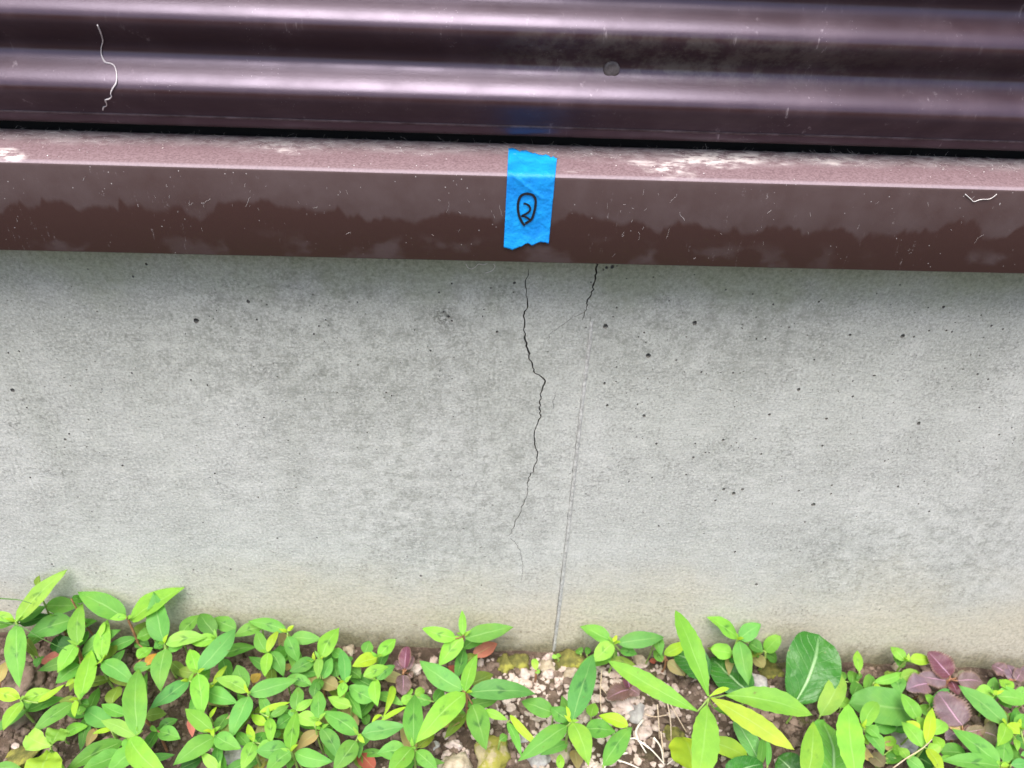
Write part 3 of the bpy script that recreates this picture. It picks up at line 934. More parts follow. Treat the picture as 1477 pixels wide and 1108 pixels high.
stone('stone', 1294, 961, 7, STONE_TAN, 'small tan pebble below the yellow sprout at the wall', 0.8)
stone('moss_clump', 748, 956, 15, MOSS, 'olive yellow moss clump at the wall foot left of the joint', 0.6, 'moss', seed=3)
stone('moss_clump', 822, 956, 20, MOSS, 'dark green moss cushion at the wall foot right of the joint', 0.6, 'moss', seed=5)
stone('moss_clump', 728, 958, 14, MOSS, 'small mossy lump beside the red leaf at the wall', 0.5, 'moss', seed=7)
stone('moss_clump', 970, 1062, 20, MOSS, 'brownish moss patch under the dry grass stalks', 0.4, 'moss', seed=8)
stone('moss_clump', 1112, 968, 16, MOSS, 'yellowish moss lump left of the big glossy leaf', 0.5, 'moss', seed=9)
stone('moss_clump', 28, 1095, 26, MOSS, 'flat mossy soil patch in the lower left corner', 0.3, 'moss', seed=10)

# dry stalks
def stalks(name, label, paths, mat, rad=0.0006, cat='dry stalk'):
    first = None
    root = None
    for pth in paths:
        pts = [place(x, y, h * 0.001) for x, y, h in pth]
        path = smooth_path(pts, 5)
        if root is None:
            root = empty(name, pts[0])
            tag(root, label, cat)
            o0 = pts[0].copy()
        v, f = [], []
        tube(v, f, [p - o0 for p in path], [rad * (1.1 - 0.6 * i / len(path)) for i in range(len(path))], 5)
        mesh_obj('stalk', v, f, mat, root)
stalks('dry_grass', 'bleached forked grass stalk lying at the bottom by the narrow leaved weed',
       [[(862, 1112, 4), (877, 1090, 10), (893, 1070, 14), (905, 1066, 14), (918, 1066, 12), (936, 1080, 6)],
        [(870, 1112, 4), (880, 1096, 8), (902, 1100, 10), (925, 1110, 6)], [(928, 1038, 8), (918, 1052, 12), (919, 1064, 14), (932, 1086, 8)],
        [(905, 1086, 10), (890, 1090, 12), (878, 1098, 8)]], STRAWW, 0.0009)
stalks('dry_grass', 'tan fine dry straws standing in the gravel beside the narrow leaved weed',
       [[(948, 1016, 16), (950, 1040, 10), (951, 1066, 3)], [(962, 1010, 18), (967, 1040, 10), (968, 1068, 3)], [(958, 1000, 16), (975, 1030, 10), (990, 1056, 3)],
        [(930, 1030, 8), (945, 1034, 10), (968, 1030, 9)], [(953, 1055, 14), (956, 1080, 8), (958, 1100, 3)]], STRAW, 0.0006)
stalks('dry_grass', 'white snapped stalk with a dark joint in front of the narrow leaved weed',
       [[(943, 1064, 22), (953, 1078, 16), (957, 1100, 4)], [(996, 1090, 18), (976, 1093, 16), (962, 1103, 8)], [(920, 1068, 14), (938, 1080, 12), (958, 1102, 6)]], STRAWW, 0.0008)
stalks('dry_grass', 'two thin brown straws beside the withered purple leaf', [[(868, 966, 14), (866, 995, 8), (867, 1028, 3)], [(866, 990, 10), (876, 1002, 3)]], STRAW, 0.0006)

# ------------------------------------------------------------------ weeds
TILES = dict(A=(0, 810), B=(0, 958), C=(190, 820), D=(190, 958), E=(370, 860), F=(370, 958), G=(550, 860), H=(550, 958),
             I=(740, 860), J=(740, 958), K=(920, 860), L=(920, 958), M=(1100, 880), N=(1100, 958), O=(1277, 900), P=(1277, 958))
PAL = dict(g=(.165, .430, .072), b=(.140, .395, .085), d=(.110, .315, .045), D=(.035, .150, .020), y=(.235, .520, .060), Y=(.38, .60, .04), e=(.290, .56, .085), W=(.46, .62, .055), G=(.032, .150, .016),
           o=(.18, .27, .035), O=(.46, .28, .05), q=(.38, .31, .13), r=(.60, .20, .15), R=(.40, .095, .065), p=(.165, .105, .118), m=(.125, .042, .062), k=(.17, .10, .085), t=(.19, .16, .10))
rng = random.Random(3)
PROFILE = {
    'lance': lambda t: (t ** 0.64) * ((1 - t) ** 1.0),
    'ovate': lambda t: (t ** 0.48) * ((1 - t) ** 0.58),
    'spoon': lambda t: (t ** 0.95) * ((1 - t) ** 0.42),
    'round': lambda t: math.sqrt(max(0.0, t * (1 - t))),
    'serrate': lambda t: (t ** 0.45) * ((1 - t) ** 0.68),
    'broad': lambda t: (t ** 0.66) * ((1 - t) ** 0.46),
    'blade': lambda t: (t ** 0.95) * ((1 - t) ** 0.85),
}
PMAX = {k: max(f(i / 200) for i in range(201)) for k, f in PROFILE.items()}

def make_leaf(root, origin, Bp, Tp, wpx, color, typ, mat, arch=None, fold=None, roll=None, ruffle=0.0):
    ax = Tp - Bp
    L = ax.length
    a = ax / L
    up = Vector((0, -0.25, 1)).normalized()
    n = (up - a * up.dot(a))
    n = n.normalized() if n.length > 0.05 else Vector((0, -1, 0))
    n = Matrix.Rotation(rng.uniform(-0.3, 0.3) if roll is None else roll, 3, a) @ n
    s = a.cross(n).normalized()
    mid = Bp.lerp(Tp, 0.45)
    pp = (px_of(mid + s * 0.005) - px_of(mid - s * 0.005))
    adir = (px_of(Tp) - px_of(Bp)); adir = adir / max(adir.length, 1e-3)
    perp = abs(pp.x * -adir.y + pp.y * adir.x) / 0.01      # pixels per metre, across the blade
    half = 0.5 * (0.92 if typ == 'blade' else 1.04) * wpx / max(perp, 300.0)
    half = max(0.06 * L, min(half, 0.75 * L))
    arch = rng.uniform(0.02, 0.13) if arch is None else arch
    fold = rng.uniform(0.08, 0.38) if fold is None else fold
    prof, pm = PROFILE[typ], PMAX[typ]
    teeth = typ == 'serrate'
    N = 28 if teeth else (16 if ruffle or typ == 'blade' else 11)
    cols = [-1, -0.55, 0, 0.55, 1] if not ruffle else [-1, -0.75, -0.5, -0.25, 0, 0.25, 0.5, 0.75, 1]
    verts, uvs, faces = [], [], []
    sd = rng.uniform(0, 50)
    bendy = rng.uniform(-0.05, 0.05)
    for i in range(N + 1):
        t = i / N
        w = half * prof(min(max(t, 0.0), 1.0)) / pm
        if i == 0: w = max(w, 0.0006)
        if i == N: w = 0.0
        if typ == 'blade' and 3 < i < N: w *= 1.03 if i % 2 else 0.96
        if teeth and 0 < i < N: w *= 1.10 if i % 2 else 0.88
        cpt = (Bp - origin) + a * (L * t) + n * (arch * L * 4 * t * (1 - t)) + s * (bendy * L * math.sin(math.pi * t))
        for c_ in cols:
            q = cpt + s * (c_ * w) + n * (fold * abs(c_) * w - 0.18 * fold * c_ * c_ * w)
            if ruffle:
                q += n * ruffle * half * (noise.noise(Vector((t * 5 + sd, c_ * 2.2, 0.5))) * 0.8 + abs(c_) ** 2 * 0.9 * math.sin(t * 15 + c_ * 2 + sd))
            else:
                q += n * (0.16 * half * noise.noise(Vector((t * 4.5 + sd, c_ * 1.5, 0.2)))) + s * (0.07 * half * noise.noise(Vector((t * 6 + sd, c_ * 2.5, 7.2))))
            verts.append(q); uvs.append((0.5 + 0.5 * c_, t))
    m_ = len(cols)
    for i in range(N):
        for j in range(m_ - 1):
            b0 = i * m_ + j
            faces.append((b0, b0 + 1, b0 + m_ + 1, b0 + m_))
    base = Bp - origin
    o = mesh_obj('leaf', [p - base for p in verts], faces, mat, root, loc=base, uvs=uvs)
    jit = rng.uniform(0.80, 1.12)
    o.color = (color[0] * jit * rng.uniform(0.9, 1.1), color[1] * jit, color[2] * jit * rng.uniform(0.85, 1.15), 1.0)
    return o

KW = 'knotweed_plant'
def plant(name, label, tile, node, h, leaves, stem='g', cat='weed', typ='lance', mat=None, group='weeds along the foot of the wall', lean=(0, 0), ruf=0.0):
    if tile == 'X': cvt = lambda X, Y: (X, Y)
    else:
        ox, oy = TILES[tile]
        cvt = lambda X, Y: (ox + X / 7.385, oy + Y / 7.385)
    S = 1.0 if tile == 'X' else 1 / 7.385
    h *= 0.001
    nd = place(*cvt(*node), h, -0.012)
    gx_, gy_ = nd.x + lean[0] * 0.001, min(nd.y + lean[1] * 0.001, -0.008)
    origin = Vector((gx_, gy_, ground_z(gx_, gy_) - 0.001))
    root = empty(name, origin)
    tag(root, label, cat, group)
    sv_, sf_ = [], []
    mids = [origin, origin.lerp(nd, 0.5) + Vector((rng.uniform(-.003, .003), rng.uniform(-.003, .002), 0)), nd]
    tube(sv_, sf_, [p - origin for p in smooth_path(mids, 5)], [0.0013] + [0.0011] * 9 + [0.0008], 6)
    for lf in leaves:
        bx, by, tx, ty, w, ck = lf[:6]
        op = lf[6] if len(lf) > 6 else {}
        lt = op.get('t', typ)
        hb = h + op.get('h', rng.uniform(-2, 2)) * 0.001
        plen = math.hypot(tx - bx, ty - by) * S
        ht = hb + op.get('dh', rng.uniform(-0.10, 0.06) * plen * 0.6) * 0.001
        ht = max(ht, 0.004); hb = max(hb, 0.004)
        Bp = place(*cvt(bx, by), hb, -0.010)
        Tp = place(*cvt(tx, ty), ht, -0.004)
        mt = op.get('m') or mat or (LEAF if ck in 'gbdy' and lt == 'lance' else LEAFP)
        make_leaf(root, origin, Bp, Tp, w * S, PAL[ck], lt, mt, op.get('a'), op.get('f'), op.get('r'), op.get('ruf', ruf))
        dist = (Bp - nd).length
        if dist > 0.003:
            if dist < 0.022: path = [nd, nd.lerp(Bp, 0.5) + Vector((0, 0, -0.001)), Bp]
            else:
                gxx, gyy = Bp.x + rng.uniform(-.006, .006), min(Bp.y + rng.uniform(0, .006), -0.008)
                g0 = Vector((gxx, gyy, ground_z(gxx, gyy) - 0.001))
                path = [g0, g0.lerp(Bp, 0.5) + Vector((0, -0.002, 0)), Bp]
                ev, ef = [], []
                tube(ev, ef, [p - origin for p in smooth_path(path, 4)], 0.0008, 5)
                mesh_obj('stem', ev, ef, STEM_R if stem == 'r' else STEM_G, root)
                continue
            tube(sv_, sf_, [p - origin for p in smooth_path(path, 4)], 0.0007, 5)
    if name == KW and h > 0.03:      # older leaves lower on the stem, and a bud at its tip
        a0 = rng.uniform(0, 6.28)
        for k in range(rng.choice([2, 3, 3])):
            an = a0 + k * 2.4 + rng.uniform(-.4, .4)
            Bp = origin.lerp(nd, rng.uniform(0.35, 0.7))
            Lk = rng.uniform(0.022, 0.036)
            Tp = Bp + Vector((math.cos(an) * Lk, min(math.sin(an) * Lk, -0.006 - Bp.y), rng.uniform(-0.004, 0.003)))
            make_leaf(root, origin, Bp, Tp, Lk * 0.42 * 1350, PAL[rng.choice('dddgoq')], 'lance', LEAF)
        for k in range(2):
            an = a0 + 1.2 + k * 3.0
            Tp = nd + Vector((math.cos(an) * 0.007, math.sin(an) * 0.005, 0.006))
            make_leaf(root, origin, nd, Tp, 5.0, PAL[rng.choice('yYe')], 'lance', LEAFP)
    mesh_obj('stem', sv_, sf_, STEM_R if stem == 'r' else STEM_G, root)
    return root

plant(KW, 'tall knotweed at far left with a long leaf pointing up the wall', 'A', (165, 640), 62, [
    (170, 630, 715, 85, 175, 'e', {'dh': 8, 'm': LEAF}), (180, 670, 212, 1345, 235, 'g', {'dh': -18}), (150, 625, -130, 560, 110, 'y'), (150, 650, -150, 700, 100, 'd', {'h': -6}),
    (190, 640, 490, 480, 130, 'd', {'h': -8}), (210, 660, 530, 565, 120, 'D', {'h': -16}), (400, 270, 425, 145, 70, 'o', {'h': 6})])
plant(KW, 'knotweed with a hanging yellow leaf beside the pink leaf at left', 'A', (820, 890), 44, [
    (830, 890, 880, 440, 175, 'y'), (815, 885, 615, 1185, 160, 'y', {'dh': -8}), (835, 900, 935, 740, 100, 'd', {'h': -6}), (800, 880, 590, 960, 190, 'D', {'h': -14}), (860, 1100, 590, 1300, 160, 'd', {'h': -16})], stem='r')
plant(KW, 'knotweed with brown stalk and sideways leaves against the wall at left', 'A', (600, 575), 46, [
    (490, 470, 860, 470, 175, 'g'), (770, 625, 285, 800, 220, 'g', {'h': -3}), (760, 400, 900, 420, 80, 'd', {'h': -4}), (600, 800, 700, 1010, 180, 'D', {'h': -26})], stem='r')
plant(KW, 'knotweed with two broad leaves spread like wings against the wall', 'A', (1360, 610), 54, [
    (1340, 605, 830, 325, 250, 'g', {'dh': 2}), (1345, 600, 1170, 610, 75, 'y', {'h': 4}), (1383, 620, 1965, 275, 190, 'y', {'h': -4})], stem='r')
plant(KW, 'slim knotweed with one upright pale leaf left of the big wing leaves', 'A', (1080, 1060), 40, [
    (1085, 1045, 1150, 610, 170, 'e', {'m': LEAF}), (1090, 1065, 1440, 1312, 205, 'g'), (1070, 1040, 880, 1000, 150, 'd', {'h': -10}), (1070, 790, 1110, 640, 60, 'e', {'h': 2}), (1100, 1040, 1230, 850, 150, 'o', {'h': -14})])
plant(KW, 'knotweed with a star of narrow leaves in the lower left', 'B', (840, 380), 38, [
    (850, 370, 975, -155, 205, 'y', {'m': LEAF}), (770, 420, 335, 735, 155, 'g'), (800, 390, 795, 568, 78, 'Y', {'h': 4}), (800, 375, 625, 400, 85, 'o', {'h': -6}), (850, 400, 945, 445, 95, 'd', {'h': -6}), (810, 500, 918, 480, 95, 'y', {'h': -8}), (790, 160, 695, 240, 50, 'Y', {'h': 2})])
plant(KW, 'knotweed with a broad upright leaf and pale midrib in the lower left', 'B', (1455, 770), 52, [
    (1465, 765, 1478, 50, 255, 'g', {'m': LEAF}), (1440, 765, 1075, 600, 155, 'e'), (1180, 700, 988, 745, 55, 'Y', {'h': -6}), (1380, 780, 1350, 935, 125, 'g', {'h': -8}), (1380, 790, 1830, 1240, 265, 'y', {'h': 4, 'm': LEAF}), (1340, 545, 1080, 425, 135, 'g', {'h': -14})])
plant('seedling', 'bluish green rounded seedling leaf left of the broad upright leaf', 'B', (1170, 640), 26, [
    (1180, 645, 912, 480, 215, 'b', {'t': 'ovate'}), (1190, 430, 1272, 235, 145, 'o', {'h': -8}), (680, 745, 935, 658, 122, 'y', {'h': -10})])
plant('knotweed_leaf_sprout', 'pinkish orange leaf standing alone in the lower left', 'B', (1000, 690), 16, [(1015, 680, 918, 885, 100, 'q')], stem='r')
plant(KW, 'yellowing three leaved knotweed over bare soil at the left edge', 'B', (220, 370), 34, [
    (210, 365, -70, 285, 155, 'Y', {'m': LEAF}), (245, 365, 565, 290, 145, 'y'), (405, 412, 692, 215, 62, 'Y', {'h': 3}), (235, 405, 28, 712, 135, 'y')])
plant('red_leaf_sprout', 'round coral pink leaf low between the left knotweeds', 'A', (640, 1080), 20, [(655, 1075, 445, 1050, 150, 'r', {'t': 'ovate'}), (440, 1010, 390, 1130, 90, 'd', {'h': -8})], stem='r')
plant('knotweed_leaf_sprout', 'orange pink drying leaf at the left picture edge', 'B', (0, 190), 18, [(-10, 200, 70, -30, 120, 'q')], stem='r')
plant('lettuce_seedling', 'crinkled pale lime leaf rosette at the bottom left', 'B', (540, 900), 40, [
    (560, 880, 285, 760, 250, 'e', {'ruf': 0.22}), (540, 860, 640, 690, 230, 'y', {'ruf': 0.22, 'h': 4}), (520, 930, 400, 1300, 400, 'Y', {'ruf': 0.2, 'h': 2, 'dh': 4}), (560, 930, 660, 1260, 220, 'e', {'ruf': 0.2, 'h': -4})], cat='seedling', typ='spoon', mat=LEAFP)
plant(KW, 'dark leaved knotweed fanning at the bottom edge at left', 'B', (1470, 880), 36, [
    (1310, 830, 680, 1150, 185, 'd', {'h': -4}), (1300, 960, 860, 1130, 175, 'g', {'h': 1}), (1465, 895, 1140, 1170, 205, 'g', {'h': 6})])
plant(KW, 'leaf tip peeking in at the lower left corner', 'B', (-60, 1110), 30, [(-60, 1110, 230, 1115, 130, 'g')])

plant(KW, 'knotweed with a tall spotted leaf overlapping the wall left of centre', 'C', (345, 795), 50, [
    (340, 782, 235, 255, 240, 'g', {'dh': 4}), (365, 805, 800, 735, 155, 'e', {'m': LEAF}), (360, 860, 305, 1310, 212, 'g', {'dh': -6}), (385, 865, 550, 825, 85, 'g', {'h': -6}), (330, 805, 235, 850, 105, 'd', {'h': -8}), (215, 690, 55, 745, 135, 'd', {'h': -14})])
plant(KW, 'small dull knotweed below the winged one beside an orange leaf', 'C', (170, 880), 26, [
    (60, 960, 225, 845, 115, 'y'), (20, 1050, 215, 1050, 110, 'g'), (160, 1030, 265, 905, 90, 'O', {'m': LEAFP}), (40, 780, 190, 830, 130, 'd', {'h': -6})], stem='r')
plant(KW, 'knotweed with two dark pointed leaves meeting at the wall', 'C', (900, 740), 44, [
    (895, 748, 620, 795, 135, 'y'), (890, 700, 725, 485, 190, 'd'), (520, 700, 727, 495, 135, 'g', {'h': -2}), (1110, 645, 850, 535, 165, 'g', {'h': -2})])
plant(KW, 'knotweed with a long diagonal blue green leaf left of centre', 'D', (705, 85), 50, [
    (712, 80, 1112, -380, 205, 'b', {'dh': 2}), (690, 75, 620, -160, 165, 'y'), (710, 105, 748, 570, 208, 'y', {'dh': -10}), (680, 95, 500, 60, 130, 'o', {'h': -16}), (700, 90, 830, 60, 110, 'g', {'h': -12})])
plant(KW, 'knotweed with a leaf arching left along the wall foot', 'E', (330, 380), 46, [
    (322, 372, -95, 265, 135, 'g'), (330, 430, 445, 705, 155, 'd', {'dh': -12}), (365, 440, 695, 460, 145, 'g', {'h': -6}), (335, 370, 398, 325, 36, 'Y', {'h': 3}), (60, 330, -245, 430, 135, 'g', {'h': -8})])
plant(KW, 'knotweed with a pale yellow young leaf below the arching leaf', 'E', (115, 595), 42, [
    (115, 590, 235, 365, 85, 'Y', {'h': 4}), (100, 600, 0, 360, 135, 'g'), (120, 605, 90, 862, 125, 'y', {'h': 2}), (150, 590, 290, 860, 155, 'g', {'dh': -8})])
plant(KW, 'spreading knotweed with a long level leaf in the dense patch', 'D', (1240, 305), 48, [
    (1250, 312, 1765, 165, 178, 'b'), (1230, 295, 885, 148, 158, 'e', {'m': LEAF}), (1250, 345, 1060, 785, 195, 'b', {'dh': -8}), (1230, 265, 1115, 10, 190, 'g', {'h': -4}), (1730, 150, 1925, 225, 125, 'g', {'h': -10})])
plant(KW, 'knotweed with four crossed leaves low in the dense patch', 'D', (870, 725), 42, [
    (860, 715, 568, 478, 185, 'y', {'h': 2}), (872, 690, 872, 780, 45, 'Y', {'h': 4}), (880, 780, 440, 1080, 200, 'g', {'h': -2}), (890, 765, 1168, 905, 195, 'g'), (900, 705, 1022, 525, 125, 'd', {'h': -10}), (800, 290, 1128, 420, 195, 'g', {'h': -12}), (835, 570, 905, 455, 40, 'Y', {'h': -10})])
plant(KW, 'olive tinged small knotweed beside dark soil in the dense patch', 'D', (290, 720), 30, [
    (285, 715, 520, 800, 170, 'g'), (290, 690, 492, 590, 110, 'd', {'h': -6}), (150, 560, 372, 530, 140, 'o', {'h': -4}), (200, 660, 270, 720, 55, 'y', {'h': 2}), (120, 560, 170, 80, 130, 'd', {'h': -14})], stem='r')
plant('knotweed_leaf_sprout', 'pink pointed leaf under a green leaf in the dense patch', 'D', (610, 600), 14, [(615, 590, 645, 778, 90, 'r')], stem='r')
plant(KW, 'blue green leaf pointing left over brown soil in the dense patch', 'D', (610, 180), 36, [(605, 178, 190, 480, 165, 'b'), (870, 210, 1015, 15, 62, 'Y', {'h': 2}), (825, 255, 885, 185, 42, 'Y')])
plant(KW, 'pale leaf rising from the bottom edge in the dense patch', 'D', (930, 1130), 34, [(930, 1130, 738, 945, 125, 'e'), (520, 1110, 760, 1000, 130, 'D', {'h': -8})])
plant('knotweed_leaf_sprout', 'small orange leaf glowing between green leaves in the dense patch', 'D', (1290, 190), 22, [(1290, 200, 1375, 100, 95, 'O')], stem='r')
plant(KW, 'upright slim knotweed with yellow tip near the bottom of the dense patch', 'D', (1300, 825), 42, [
    (1300, 820, 1238, 635, 85, 'Y', {'h': 3}), (1302, 830, 1165, 1140, 155, 'y'), (1240, 860, 1110, 720, 130, 'd', {'h': -10}), (1330, 860, 1420, 720, 130, 'd', {'h': -8}), (1500, 880, 1320, 925, 150, 'y', {'h': -2})])
plant(KW, 'knotweed with thin yellow level leaf in the dense patch', 'F', (130, 560), 40, [
    (35, 512, 360, 405, 65, 'Y', {'h': 3}), (150, 560, 345, 440, 85, 'g'), (140, 540, 35, 335, 115, 'g'), (140, 580, 150, 865, 120, 'y'), (100, 640, -60, 540, 110, 'Y', {'h': -8}), (110, 850, 20, 720, 140, 'd', {'h': -16}), (190, 780, 250, 700, 80, 'd', {'h': -14})])
plant(KW, 'knotweed with a short upright leaf and white backed leaf in the dense patch', 'F', (425, 500), 42, [
    (420, 488, 445, 245, 145, 'g'), (430, 490, 600, 375, 90, 'y', {'h': 3}), (445, 540, 665, 655, 165, 'e', {'h': 1}), (620, 640, 698, 630, 50, 'Y', {'h': 4}), (370, 560, 200, 690, 140, 'd', {'h': -8}), (420, 520, 330, 520, 80, 'g', {'h': -4})])
plant(KW, 'knotweed with a lime upright leaf over the bottom of the dense patch', 'F', (360, 925), 46, [
    (360, 912, 430, 500, 158, 'y'), (355, 930, 110, 1150, 185, 'g', {'h': 2}), (325, 900, -10, 930, 195, 'g', {'h': -6}), (380, 1000, 340, 1130, 90, 'd', {'h': -16})])
plant(KW, 'slender knotweed with a lime leaf tip up the wall left of centre', 'E', (672, 665), 46, [
    (682, 660, 882, 335, 175, 'y', {'dh': 4}), (670, 660, 655, 885, 98, 'e', {'h': 3}), (705, 880, 802, 655, 115, 'g', {'h': -6}), (680, 880, 590, 1080, 120, 'd', {'h': -8})])
plant(KW, 'knotweed with a bluish upright leaf and lime tip beside olive leaf', 'E', (945, 920), 42, [
    (940, 915, 888, 555, 135, 'b'), (930, 920, 880, 1085, 105, 'y', {'h': 4}), (900, 640, 800, 580, 120, 'g', {'h': -8}), (860, 860, 830, 690, 120, 'd', {'h': -12}), (990, 790, 1115, 880, 140, 'd', {'h': -10})])
plant('knotweed_leaf_sprout', 'rounded peach green leaf in the middle of the dense patch', 'E', (690, 900), 30, [(690, 900, 870, 980, 165, 'q', {'t': 'ovate', 'm': LEAFP}), (350, 720, 320, 800, 90, 'q', {'h': -12})], stem='r')
plant(KW, 'dark drooping leaf near the wall foot left of centre', 'E', (610, 690), 32, [(612, 680, 345, 805, 140, 'd'), (330, 870, 600, 955, 120, 'g', {'h': 4})])
plant(KW, 'yellow green knotweed close to the wall beside the purple seedling', 'E', (1290, 650), 38, [
    (1280, 655, 1018, 745, 148, 'Y', {'m': LEAF}), (1295, 640, 1485, 455, 138, 'y'), (1150, 615, 1200, 475, 125, 'g', {'h': -4})])
plant(KW, 'knotweed with folded lime leaves just below the wall side one', 'E', (1250, 880), 38, [
    (1140, 850, 1410, 755, 125, 'y', {'h': 3}), (1285, 890, 1475, 735, 125, 'g'), (1262, 890, 1290, 1180, 135, 'y'), (1245, 1110, 975, 960, 195, 'g', {'h': -4}), (1000, 700, 990, 640, 60, 'd', {'h': -14})])
plant(KW, 'knotweed with an erect fresh leaf centred in the dense patch', 'F', (660, 590), 44, [
    (665, 575, 660, 275, 158, 'g'), (610, 350, 640, 185, 115, 'd', {'h': -4}), (1005, 445, 760, 350, 130, 'e', {'h': -6})])
plant(KW, 'four armed knotweed with spotted leaves right of the dense patch', 'F', (1085, 755), 46, [
    (1080, 745, 695, 505, 205, 'g'), (1120, 745, 1590, 660, 195, 'b'), (1090, 750, 1158, 845, 55, 'Y', {'h': 4}), (1060, 820, 820, 1150, 205, 'g'), (1100, 830, 1090, 1010, 75, 'd', {'h': -8})])
plant('red_leaf_sprout', 'brick red and green leaf at the bottom of the dense patch', 'F', (1090, 940), 20, [(1095, 940, 1255, 1120, 175, 'R', {'t': 'ovate'}), (1080, 960, 1110, 1120, 100, 'o', {'h': -2})], stem='r')
plant('red_leaf_sprout', 'dull red leaf lying behind the four armed knotweed', 'F', (900, 500), 20, [(900, 480, 1090, 650, 140, 'q', {'t': 'ovate'}), (830, 740, 950, 860, 120, 'k', {'h': -6})], stem='r')
plant(KW, 'knotweed leaf pair drooping at the bottom of the dense patch', 'F', (690, 690), 38, [
    (690, 680, 885, 1025, 175, 'b'), (410, 950, 810, 1040, 195, 'g', {'h': 2}), (655, 720, 425, 915, 135, 'q', {'h': -6})])
plant('seedling', 'tiny round leaved seedling in the gap of the dense patch', 'F', (1120, 500), 12, [
    (1110, 490, 1040, 420, 80, 'd'), (1120, 500, 1050, 570, 85, 'y'), (1140, 520, 1170, 650, 95, 'd'), (1130, 490, 1210, 440, 80, 'd')], typ='round', cat='seedling')
plant('seedling', 'pale folded seedling stalk between the patch and the purple seedling', 'F', (1350, 570), 22, [
    (1355, 560, 1455, 230, 78, 'Y', {'t': 'spoon'}), (1330, 600, 1610, 450, 55, 'Y'), (1330, 540, 1225, 630, 40, 'Y')], cat='seedling')

plant(KW, 'knotweed with four leaves spread flat against the wall under the tape', 'G', (878, 420), 56, [
    (870, 412, 860, 148, 85, 'y', {'h': 4, 'dh': 8}), (790, 450, 435, 345, 155, 'y'), (895, 450, 1410, 330, 188, 'g'), (862, 432, 610, 745, 185, 'y', {'dh': -14})], stem='r')
plant(KW, 'large knotweed with long spotted leaves left of the gravel patch', 'G', (905, 1025), 56, [
    (865, 1005, 410, 685, 225, 'b'), (890, 1015, 1020, 615, 140, 'y', {'h': 5}), (930, 1032, 1640, 1040, 215, 'b'), (892, 1030, 360, 1575, 255, 'y', {'h': 2, 'm': LEAF}), (970, 1150, 1115, 1640, 235, 'g', {'h': -14}), (1095, 1220, 1345, 1320, 95, 'y', {'h': -14})], stem='r')
plant('red_leaf_sprout', 'red and yellow leaf at the wall under the flat spread knotweed', 'G', (960, 640), 24, [
    (975, 640, 1235, 505, 150, 'r', {'m': LEAFP}), (880, 700, 1010, 620, 110, 'o', {'h': 4}), (960, 930, 1190, 830, 170, 'o', {'h': -4})], stem='r')
plant('red_leaf_sprout', 'small scarlet leaf on the soil left of the red and yellow one', 'G', (840, 800), 12, [(850, 830, 705, 745, 95, 'R')], stem='r')
plant('red_leaf_sprout', 'red edged olive leaf beneath the large spotted knotweed', 'H', (850, 540), 22, [(870, 530, 655, 680, 140, 'q'), (860, 560, 690, 600, 110, 'o', {'h': 3})], stem='r')
plant(KW, 'knotweed with a narrow upright leaf at the bottom below the large one', 'H', (340, 885), 46, [
    (345, 872, 352, 325, 205, 'g'), (330, 888, 70, 1170, 195, 'y', {'h': 2}), (250, 890, -45, 955, 195, 'g', {'h': -4}), (370, 930, 610, 1160, 165, 'g', {'h': -2}), (390, 890, 570, 755, 125, 'o', {'h': -10})])
plant('seedling', 'small round leaved seedling left of the narrow upright leaf', 'H', (350, 340), 16, [
    (310, 330, 290, 265, 75, 'y'), (360, 330, 455, 270, 90, 'y'), (330, 360, 210, 410, 110, 'y'), (390, 420, 525, 360, 125, 'g'), (560, 400, 650, 270, 110, 'd')], typ='round', cat='seedling')
plant('grass_like_weed', 'bright yellow pointed leaf at the bottom below the gravel patch', 'J', (0, 560), 44, [
    (-30, 545, 328, 918, 85, 'Y'), (-60, 620, 90, 990, 90, 'g', {'h': -8}), (-140, 810, -60, 760, 90, 'd', {'h': -16})])
plant('purple_seedling', 'small purple seedling with a heart shaped grey leaf at the wall', 'G', (235, 810), 20, [
    (230, 840, 220, 1058, 165, 'p', {'t': 'ovate'}), (250, 770, 275, 535, 130, 'm', {'t': 'ovate', 'dh': 6}), (230, 780, 150, 690, 110, 'p'), (270, 780, 340, 640, 100, 'p'), (290, 820, 330, 870, 90, 'k', {'h': -8})], stem='r', cat='seedling', typ='serrate', mat=LEAFV, ruf=0.10)

plant(KW, 'knotweed against the wall just right of the concrete joint', 'I', (1075, 500), 50, [
    (1030, 472, 715, 318, 155, 'g'), (1110, 500, 1610, 440, 175, 'b'), (1062, 500, 850, 700, 185, 'y', {'dh': -8}), (1070, 485, 1105, 415, 45, 'Y', {'h': 4}), (1140, 580, 1320, 620, 110, 'd', {'h': -12}), (1520, 420, 1580, 640, 120, 'g', {'h': -8})])
plant(KW, 'large star shaped knotweed in the gravel patch below the joint', 'J', (620, 612), 52, [
    (632, 600, 855, -95, 245, 'b', {'dh': -4}), (640, 622, 805, 1085, 215, 'y', {'h': 3}), (570, 662, 50, 1040, 205, 'g'), (770, 690, 1095, 720, 200, 'd', {'h': -10}), (590, 600, 400, 460, 165, 'd', {'h': -8}), (430, 520, 85, 395, 190, 'd', {'h': -14}), (600, 575, 565, 445, 42, 'Y', {'h': 2})])
plant('knotweed_leaf_sprout', 'bright yellow green leaf curled beside the star shaped knotweed', 'J', (1210, 660), 30, [(1225, 660, 910, 550, 135, 'Y'), (960, 1080, 1268, 670, 210, 'g', {'h': -4}), (830, 560, 870, 410, 130, 'y', {'h': -16}), (660, 920, 690, 1130, 140, 'q', {'h': -16}), (500, 1120, 500, 960, 90, 'y', {'h': 2})])
